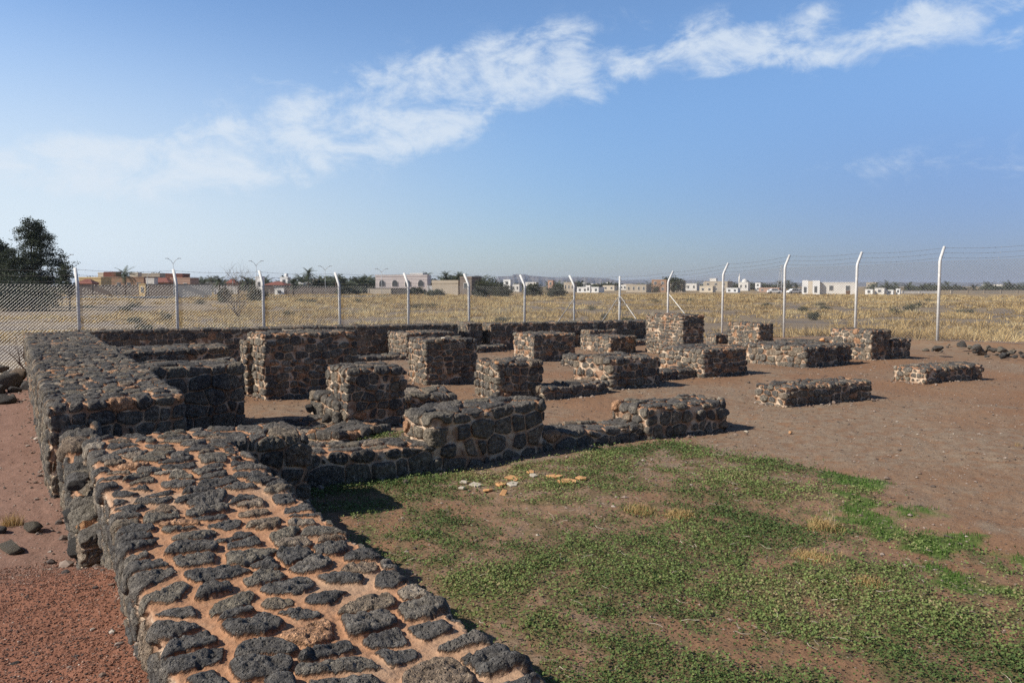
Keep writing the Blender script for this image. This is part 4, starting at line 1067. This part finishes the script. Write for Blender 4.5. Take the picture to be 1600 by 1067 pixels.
bush(404, 120, 30, 446, 'brown scrubby bush beside the tall bare bush', 48, n=80); bush(352, 115, 22, 448, 'olive scrub left of the tall bare bush', 49, n=70)
fg_ = 'round trees of the far tree line'
for k in range(105):
    z_ = r_.choice(((500, 600, 432, 440, 300), (420, 560, 434, 441, 280), (300, 420, 436, 442, 420), (640, 760, 434, 442, 300), (780, 1010, 442, 449, 520), (1020, 1060, 433, 440, 330), (1120, 1250, 443, 450, 500), (1335, 1640, 446, 452, 480), (120, 300, 424, 432, 320)))
    bush(r_.uniform(z_[0], z_[1]), z_[4] * r_.uniform(.92, 1.1), r_.uniform(12, 30), r_.uniform(z_[2] - 1, z_[3] - 1), 'round dark tree in the distant tree line', 200 + k, group=fg_, n=26, ls=.42, cat='tree', name='tree')

for k in range(30):
    Z = r_.uniform(38, 125); x = r_.choice((r_.uniform(130, 800), r_.uniform(800, 1620))); hh = r_.uniform(.35, .75)
    bush(x, Z, r_.uniform(.7, 1.6) * FPX / Z, VH + (2.47 - hh) * FPX / Z, 'low grey green scrub bush among the golden tussocks outside the fence', 400 + k, group='scrub bushes of the dry field', n=26, ls=.26 * 180 / Z * .35)
# ------------------------------------------------------------------ town
C_ = dict(yellow=(.60, .44, .22), brown=(.32, .20, .13), red=(.20, .075, .05), cream=(.62, .54, .42), beige=(.42, .36, .28), salmon=(.42, .27, .20), wallb=(.20, .165, .14), wallg=(.27, .27, .27),
          white=(.78, .77, .74), pink=(.74, .66, .62), grey=(.22, .22, .22), dk=(.12, .11, .10), offw=(.66, .63, .58), roof=(.20, .075, .055))
MC = {k: flat_mat('render_' + k, v, .9, .10, .5) for k, v in C_.items()}
def house(x0, x1, yt, Z, c, lab, nwin=2, cat='house', name='house', depth=None, rot=-.42, par=.35, door=False, base=-.72, arch=False, hip=False, group=None, storeys=1, tank=False, winw=1.0):
    P = col_at((x0 + x1) / 2, Z); W = (x1 - x0) * Z / FPX; H = zrow(yt, Z) - base; D = depth or W * .7
    root = empty(name, (P[0], P[1], base), lab, cat, group, rz=-yaw - math.atan((x0 + x1 - 1600) / 2 / FPX) * .6 + rot)
    hb = H - (par if not hip else H * .28)
    MB().box(-W / 2, W / 2, 0, D, -.6, hb).build('wall', MC[c], root)
    if hip:
        b = MB(); o_ = .4; v = [b.bm.verts.new(p) for p in ((-W / 2 - o_, -o_, hb), (W / 2 + o_, -o_, hb), (W / 2 + o_, D + o_, hb), (-W / 2 - o_, D + o_, hb), (-W * .18, D / 2, H), (W * .18, D / 2, H))]
        for f in ((0, 1, 5, 4), (1, 2, 5), (2, 3, 4, 5), (3, 0, 4), (3, 2, 1, 0)): b.bm.faces.new([v[i] for i in f])
        b.build('roof', MC['roof'], root)
    elif par > 0:
        t = .22; b = MB(); b.box(-W / 2 - .06, W / 2 + .06, -.06, t, hb, H).box(-W / 2 - .06, W / 2 + .06, D - t, D + .06, hb, H)
        b.box(-W / 2 - .06, -W / 2 + t, t, D - t, hb, H).box(W / 2 - t, W / 2 + .06, t, D - t, hb, H); b.build('parapet', MC[c], root)
    for s_ in range(storeys):
        zc = hb * (s_ + .58) / storeys; wh = min(1.3, hb / storeys * .4)
        for k in range(nwin):
            xc = -W / 2 + W * (k + .5) / nwin
            ww = winw * min(1.0, W / nwin * .3)
            f = MB().box(xc - ww / 2 - .1, xc + ww / 2 + .1, -.08, -.003, zc - wh / 2 - .1, zc + wh / 2 + .1).build('window', MC['offw'] if c != 'white' else MC['grey'], root)
            b = MB()
            if arch: b.prism_xz([(xc - ww / 2, zc - wh / 2), (xc + ww / 2, zc - wh / 2)] + [(xc + ww / 2 * math.cos(a), zc + wh * .15 + ww * .6 * math.sin(a)) for a in [i * math.pi / 6 for i in range(7)]], -.12, -.083)
            else: b.box(xc - ww / 2, xc + ww / 2, -.12, -.083, zc - wh / 2, zc + wh / 2)
            b.build('pane', M_GLASS, f)
    if door:
        MB().box(W * .30, W * .30 + 1.1, -.07, -.003, -.1, 2.1).build('door', M_DOOR, root)
    if tank:
        MB().tube([(W * .2, D * .4, hb + .0), (W * .2, D * .4, hb + 1.5)], .6, 12).build('water_tank', MC['white'], root, True)
    return root
def wallseg(x0, x1, yt, Z, c, lab, Z2=None, t=.25, group=None, base=-.72):
    a = col_at(x0, Z); b_ = col_at(x1, Z2 or Z); L = np.linalg.norm(b_ - a); H = zrow(yt, Z) - base
    root = empty('boundary_wall', (a[0], a[1], base), lab, 'boundary wall', group, rz=math.atan2(*(b_ - a)[::-1]))
    MB().box(0, L, 0, t, -.6, H - .12).build('wall_panel', MC[c], root); MB().box(-.04, L + .04, -.05, t + .05, H - .12, H).build('coping', MC['dk'], root)
    b = MB()
    for k in range(int(L / 5) + 1): b.box(k * L / (int(L / 5) + .001) - .15 if k else 0, (k * L / (int(L / 5) + .001) - .15 if k else 0) + .3, -.08, -.004, -.6, H - .13)
    b.build('buttresses', MC[c], root); return root
wallseg(108, 218, 446, 188, 'wallb', 'long brown yard wall beneath the yellow building')
wallseg(230, 272, 444, 186, 'wallb', 'brown yard wall between the yellow gate house and the lamp')
wallseg(272, 331, 444, 184, 'wallg', 'grey yard wall with two dark openings beside the palm')
house(218, 229, 443.5, 186, 'yellow', 'small yellow gate house with a dark window in the yard wall', 1, 'gate house', depth=3, par=.2)
house(124, 161, 433, 205, 'yellow', 'flat yellow house at the left of the town', 2, par=.4)
house(161, 229, 432.5, 215, 'brown', 'long orange brown house behind the large date palm', 4)
house(164, 184, 425, 232, 'red', 'dark red rooftop block above the brown house, left', 1); house(155, 164, 426, 233, 'cream', 'narrow cream rooftop block left of the dark red one', 0)
house(204, 218, 426, 236, 'cream', 'cream rooftop block right of the large palm', 1); house(218, 253, 427, 238, 'beige', 'wide beige upper storey between the two dark red blocks', 3)
house(229, 266, 434, 212, 'brown', 'brown wing with a small pale upper panel', 2, hip=True)
house(259, 288, 427.5, 228, 'red', 'dark red rooftop block beside the tall fence post', 1); house(266, 300, 434, 214, 'salmon', 'salmon house at the right end of the brown compound', 2)
house(121, 146, 436, 196, 'brown', 'low house with a dark red hipped roof at the left', 1, hip=True)
house(229, 243, 434.8, 209, 'offw', 'small off white block set before the beige storey', 1)
wallseg(335, 372, 446, 240, 'offw', 'pale yard wall right of the second palm')
house(355, 369, 436, 250, 'salmon', 'small house with reddish roof near the bare bush', 1, hip=True); house(300, 352, 441, 330, 'grey', 'low grey shed far behind the salmon house', 2)
house(400, 411, 432, 250, 'white', 'narrow white house behind the third fence post', 1); house(412, 446, 440, 245, 'grey', 'low grey shed between two white houses', 1, 'shed', hip=True)
wallseg(411, 429, 446, 215, 'wallb', 'short dark wall left of the white gate'); wallseg(445, 530, 448, 212, 'wallb', 'long dark brown wall left of the fourth fence post')
house(429, 445, 451, 216, 'white', 'low white gateway in the dark wall', 1, 'gateway', par=.2, depth=2)
house(438, 451, 433, 256, 'white', 'white tower like house with a dark tank on its roof', 1, storeys=2, tank=True); house(466, 490, 441, 262, 'white', 'low white houses under the tallest palm', 3); house(488, 500, 436, 270, 'beige', 'small beige house right of the tallest palm', 1)
wallseg(575, 611, 450, 225, 'cream', 'pale yard wall left of the pink building'); wallseg(611, 637, 450, 200, 'dk', 'dark wall in front of the pink building')
house(587, 668, 429.5, 240, 'pink', 'large pale pink building with arched windows, left of centre', 4, 'building', 'building', arch=True, depth=8, rot=-.12, par=.5, door=True, storeys=1, winw=1.6)
house(640, 662, 427, 250, 'offw', 'low pale stair block on the roof of the pink building', 0, par=.2, name='roof_block', cat='building')
wallseg(668, 676, 445, 226, 'white', 'short white wall at the right foot of the pink building')
house(673, 718, 438, 205, 'beige', 'windowless beige house like a long wall beneath two palms', 0, par=.8, depth=8); house(718, 738, 432, 200, 'wallb', 'taller grey brown block at the right end of the beige house', 1, depth=6, par=.5)
house(786, 798, 437, 330, 'white', 'white two storey house right of the thicket', 1, storeys=2); house(798, 812, 444, 340, 'offw', 'low off white house right of the white two storey house', 2); house(820, 838, 441, 360, 'offw', 'pale low house behind the round bush', 2)
house(855.5, 864, 438, 300, 'salmon', 'brown brick tower between two olive bushes', 1, 'tower', storeys=2, par=.3); house(880, 897, 441, 330, 'beige', 'beige houses left of the bent fence post', 3)
house(900, 936, 448.5, 300, 'white', 'long low white house left of the straight corner post', 4); house(915, 922, 446, 296, 'white', 'small white cube house before the long low white one', 1)
house(941, 960, 446, 420, 'cream', 'low cream house far behind the corner post', 2)
house(977, 1010, 444.5, 300, 'beige', 'long beige house right of the corner post', 4, par=.3); house(1017, 1041, 437, 310, 'brown', 'brown two storey house topped by a tree', 2, storeys=2); house(1045, 1066, 438, 330, 'beige', 'tan house behind the first bent post on the right', 3, storeys=2)
house(1092, 1113, 447, 310, 'cream', 'cream house left in the group before the white bent post', 2); house(1099, 1136, 439.5, 340, 'beige', 'large beige villa with an upper room', 3, storeys=2, cat='villa'); house(1108, 1118, 435, 346, 'offw', 'upper room standing on the beige villa', 1)
house(1134, 1152, 450, 300, 'white', 'low white house between the villa and the domed mosque', 2); house(1070, 1088, 443, 420, 'offw', 'pale houses far behind the diagonal brace', 2)
house(1179, 1187, 442, 400, 'white', 'narrow white tower house, right town', 1, storeys=2); house(1185, 1216, 449.5, 330, 'salmon', 'long pinkish wall of a low house near the parked cars', 3)
# mosque
mz = house(1153, 1168, 441, 400, 'offw', 'small pale mosque with dome and minaret', 2, 'mosque', 'mosque')
MB().dome((0, 2.2, 1.0 + zrow(441, 400) + .72 - 1.2), 1.6, 1.9).build('dome', MC['offw'], mz, True)
MB().tube([(-2.4, 1, 2), (-2.4, 1, 7.2), (-2.4, 1, 7.25), (-2.4, 1, 8.8)], [.5, .45, .3, .05], 8).build('minaret', MC['offw'], mz, True)
mn = empty('minaret', (*col_at(949, 600), -.72), 'distant white minaret left of the corner post', 'minaret'); MB().tube([(0, 0, -.3), (0, 0, 4.0)], [1.1, .9], 8).build('shaft', MC['white'], mn, True); MB().tube([(0, 0, 4.0), (0, 0, 4.4), (0, 0, 5.6)], [1.3, 1.2, .1], 8).build('cap', MC['white'], mn, True)
# white and beige building on the right, made of stepped blocks
wb = house(1262, 1333, 441, 230, 'offw', 'white and beige flat building with dark square windows on the right', 3, 'building', 'building', par=.3, depth=6, rot=-.2, door=True, winw=1.0)
for xl, xr, yt_, c in ((-7.9, -6.2, 438, 'white'), (-6.2, -5.0, 439, 'cream'), (-5.0, -3.0, 438.5, 'white')):
    MB().box(xl, xr - .02, -1.4, 2.0, -.5, zrow(yt_, 230) + .72).build('front_block', MC[c], wb)
MB().box(-7.4, -6.7, -1.5, -1.41, .6, 2.2).box(-4.5, -3.8, -1.5, -1.41, .6, 2.4).build('pane', M_GLASS, wb)
for x0, x1, yt, c, lab in ((1351, 1362, 452, 'white', 'low white shed left in the scatter beyond the right building'), (1366, 1380, 450, 'offw', 'off white shed in the middle of the scatter of huts'), (1384, 1394, 453, 'white', 'white hut with a door right of the off white shed'), (1399, 1405, 451, 'white', 'tall narrow white hut right of the scatter')):
    house(x0, x1, yt, 240, c, lab, 1, 'hut', 'hut', par=.15)
wallseg(1408, 1462, 453.5, 260, 'offw', 'low pale wall left of the rightmost fence post'); wallseg(1484, 1640, 452.5, 260, 'beige', 'long low beige wall at the far right')
for k in range(13):
    x = r_.choice((r_.uniform(770, 980), r_.uniform(1020, 1250), r_.uniform(1330, 1620), r_.uniform(880, 1160))); Z = r_.uniform(450, 800)
    house(x - r_.uniform(4, 8), x + r_.uniform(4, 8), r_.uniform(441, 445.5), Z, r_.choice(('white', 'offw', 'cream', 'beige', 'offw')), 'small pale flat roofed house in the hazy far town', 2, group='pale houses of the far town', storeys=1, winw=1.4)

# road along the town and its kerb, small wire fence
rd = MB(); a = col_at(-60, 150); b_ = col_at(620, 172); nrm_ = np.array([-(b_ - a)[1], (b_ - a)[0]]) / np.linalg.norm(b_ - a)
rd.prism([a, b_, b_ + nrm_ * 7, a + nrm_ * 7], -.9, -.60); tag(rd.build('road', flat_mat('asphalt', (.055, .055, .055), .9, .15, 1), None), kind='structure')
kb = MB(); kb.prism([a + nrm_ * 7.01, b_ + nrm_ * 7.01, b_ + nrm_ * 7.4, a + nrm_ * 7.4], -.9, -.42); tag(kb.build('kerb', MC['offw'], None), kind='structure')
wf = empty('wire_fence', (*col_at(20, 118), -.72), 'low dark wire fence on thin posts crossing the left field', 'fence'); w0 = np.append(col_at(20, 118), -.72)
Pw = [col_at(20 + k * 26, 118 + k * 2.6) for k in range(11)]; S = []
for p in Pw:
    MB().tube([(0, 0, -.2), (0, 0, 1.25)], .05, 6).build('fence_post', M_BARK, wf, True, (p[0] - w0[0], p[1] - w0[1], 0))
for h_ in (.35, .75, 1.15):
    for p, q in zip(Pw, Pw[1:]): S.append(((p[0] - w0[0], p[1] - w0[1], h_), (q[0] - w0[0], q[1] - w0[1], h_)))
V, F = ribbon_wires(np.array(S), .010); link('wire', mesh_np('wire', V, F, M_BARB, False), wf)

def lamp(x, Z, ytop, lab, arms=2):
    P = col_at(x, Z); H = zrow(ytop, Z) + .72; root = empty('street_lamp', (P[0], P[1], -.72), lab, 'street lamp', 'street lamps along the town road', rz=-yaw)
    MB().tube([(0, 0, -.3), (0, 0, H * .86)], [.07, .045], 8).build('pole', M_LAMP, root, True)
    for s in ((-1, 1) if arms == 2 else (1,)):
        a_ = MB().tube([(0, 0, H * .86), (s * .5, 0, H * .95), (s * 1.1, 0, H * .99)], .05, 6).build('arm', M_LAMP, root, True)
        MB().box(min(s * 1.0, s * 1.65), max(s * 1.0, s * 1.65), -.14, .14, H * .99, H * .99 + .12, .02).build('lamp_head', M_LAMP, a_)
lamp(273, 165, 404, 'double armed street lamp rising above the second fence post'); lamp(402, 175, 408, 'double armed street lamp beside the third fence post'); lamp(509, 185, 416, 'double armed street lamp before the long dark brown wall')
lamp(597, 195, 420, 'double armed street lamp left of the pink building'); lamp(232, 175, 426, 'single armed street lamp by the yellow gate house', 1); lamp(365, 190, 426, 'single armed street lamp behind the bare bush', 1); lamp(105, 150, 398, 'double armed street lamp behind the slender tree')
def pylon(x, Z, ytop, lab, w=2.4):
    P = col_at(x, Z); H = zrow(ytop, Z) + .72; root = empty('pylon', (P[0], P[1], -.72), lab, 'pylon'); b = MB(); n = 9
    c = lambda k, i: Vector(((1 if i in (0, 3) else -1) * w / 2 * (1 - .8 * k / n), (1 if i < 2 else -1) * w / 2 * (1 - .8 * k / n), H * k / n))
    for k in range(n):
        for i in range(4):
            b.tube([c(k, i), c(k + 1, i)], .07, 4); b.tube([c(k, i), c(k + 1, (i + 1) % 4)], .04, 4)
    b.build('lattice_mast', M_LAMP, root)
    b = MB()
    for h_, l in ((.98, 1.6), (.88, 2.4), (.78, 1.8)): b.tube([(-l, 0, H * h_), (l, 0, H * h_)], .06, 4)
    b.build('crossarms', M_LAMP, root)
pylon(1220, 330, 414, 'tall lattice mast left of the white and beige building', 2.6); pylon(914, 420, 433, 'small lattice mast left of the corner post', 2.0); pylon(1138, 500, 436, 'thin far lattice mast behind the beige villa', 2.0)
def car(x, Z, lab, rz=0.0, L=4.6):
    P = col_at(x, Z); root = empty('parked_car', (P[0], P[1], -.70), lab, 'car', 'white cars parked by the right town', rz=-yaw + rz)
    prof = [(-2.25, .35), (-2.3, .8), (-2.1, .98), (-1.5, 1.05), (-1.0, 1.55), (.7, 1.6), (1.3, 1.08), (2.1, .95), (2.3, .7), (2.25, .35)]
    b = MB().prism_xz(prof[::-1], -.88, .88); bmesh.ops.bevel(b.bm, geom=[e for e in b.bm.edges], offset=.06, segments=2, affect='EDGES'); b.build('body', M_CARW, root)
    for s in (-1, 1):
        y0, y1 = (-.90, -.884) if s < 0 else (.884, .90)
        MB().prism_xz([(-1.35, 1.08), (1.1, 1.08), (.62, 1.5), (-.95, 1.47)], y0, y1).build('side_window', M_GLASS, root)
        for xx in (-1.45, 1.45): MB().tube([(xx, s * .62, .34), (xx, s * .905, .34)], .34, 16).build('wheel', M_TYRE, root, True)
car(1209, 260, 'white car parked left of the lattice mast'); car(1240, 250, 'white car parked just left of the white and beige building', .2); car(1247, 262, 'second white car close behind the one beside the building', -.1)

# hills ------------------------------------------------------------------
def hills(pts, Z, name, col):
    pts = sorted(pts); xs = np.linspace(pts[0][0], pts[-1][0], 160); ys = np.interp(xs, [p[0] for p in pts], [p[1] for p in pts])
    rows = [(0.0, 0.0), (.35, .55), (.6, .85), (1.0, 1.0), (1.6, .9), (2.4, 0)]; V = []
    for k, x in enumerate(xs):
        P = col_at(x, Z); d = P / np.linalg.norm(P); H = (VH - ys[k]) * Z / FPX + 3
        for (a_, h_) in rows:
            nz_ = .16 * math.sin(x * .31 + a_ * 5) + .1 * math.sin(x * .83 + a_ * 9)
            V.append((*(P + d * (a_ + (nz_ if 0 < a_ < 2 else 0)) * 260), -3 + H * h_ * (1 + (.05 * nz_ if h_ > 0 else 0))))
    m = len(rows); F = [(k * m + j, (k + 1) * m + j, (k + 1) * m + j + 1, k * m + j + 1) for k in range(len(xs) - 1) for j in range(m - 1)]
    me = mesh_np(name, np.array(V), np.array(F), flat_mat('hill_rock' + col[0], col[1], .95, .25, .01)); tag(link(name, me), kind='structure')
hills([(770, 446), (778, 431), (800, 430), (802, 427), (820, 427), (826, 429), (870, 433), (900, 432), (950, 434), (965, 438), (1010, 441), (1040, 446)], 4200, 'hills', ('a', (.10, .09, .085)))
hills([(560, 447), (700, 444), (800, 441), (900, 440), (980, 437), (1060, 436), (1130, 439), (1250, 441), (1400, 440), (1520, 441), (1700, 442), (2000, 446)], 5600, 'far_hills', ('b', (.11, .10, .09)))

# haze -------------------------------------------------------------------
hb = MB().box(-9500, 9500, -9500, 9500, -6, 70)
hm, hg, ho = new_mat('haze')
pv = hg.n('ShaderNodeVolumePrincipled', {'Color': (.80, .87, 1.0, 1), 'Density': .00011, 'Anisotropy': .2}); hg.nt.links.new(pv.outputs[0], ho.inputs['Volume'])
tag(hb.build('haze', hm, None), kind='stuff')
print('objects', len(bpy.data.objects), 'verts', sum(len(m.vertices) for m in bpy.data.meshes))
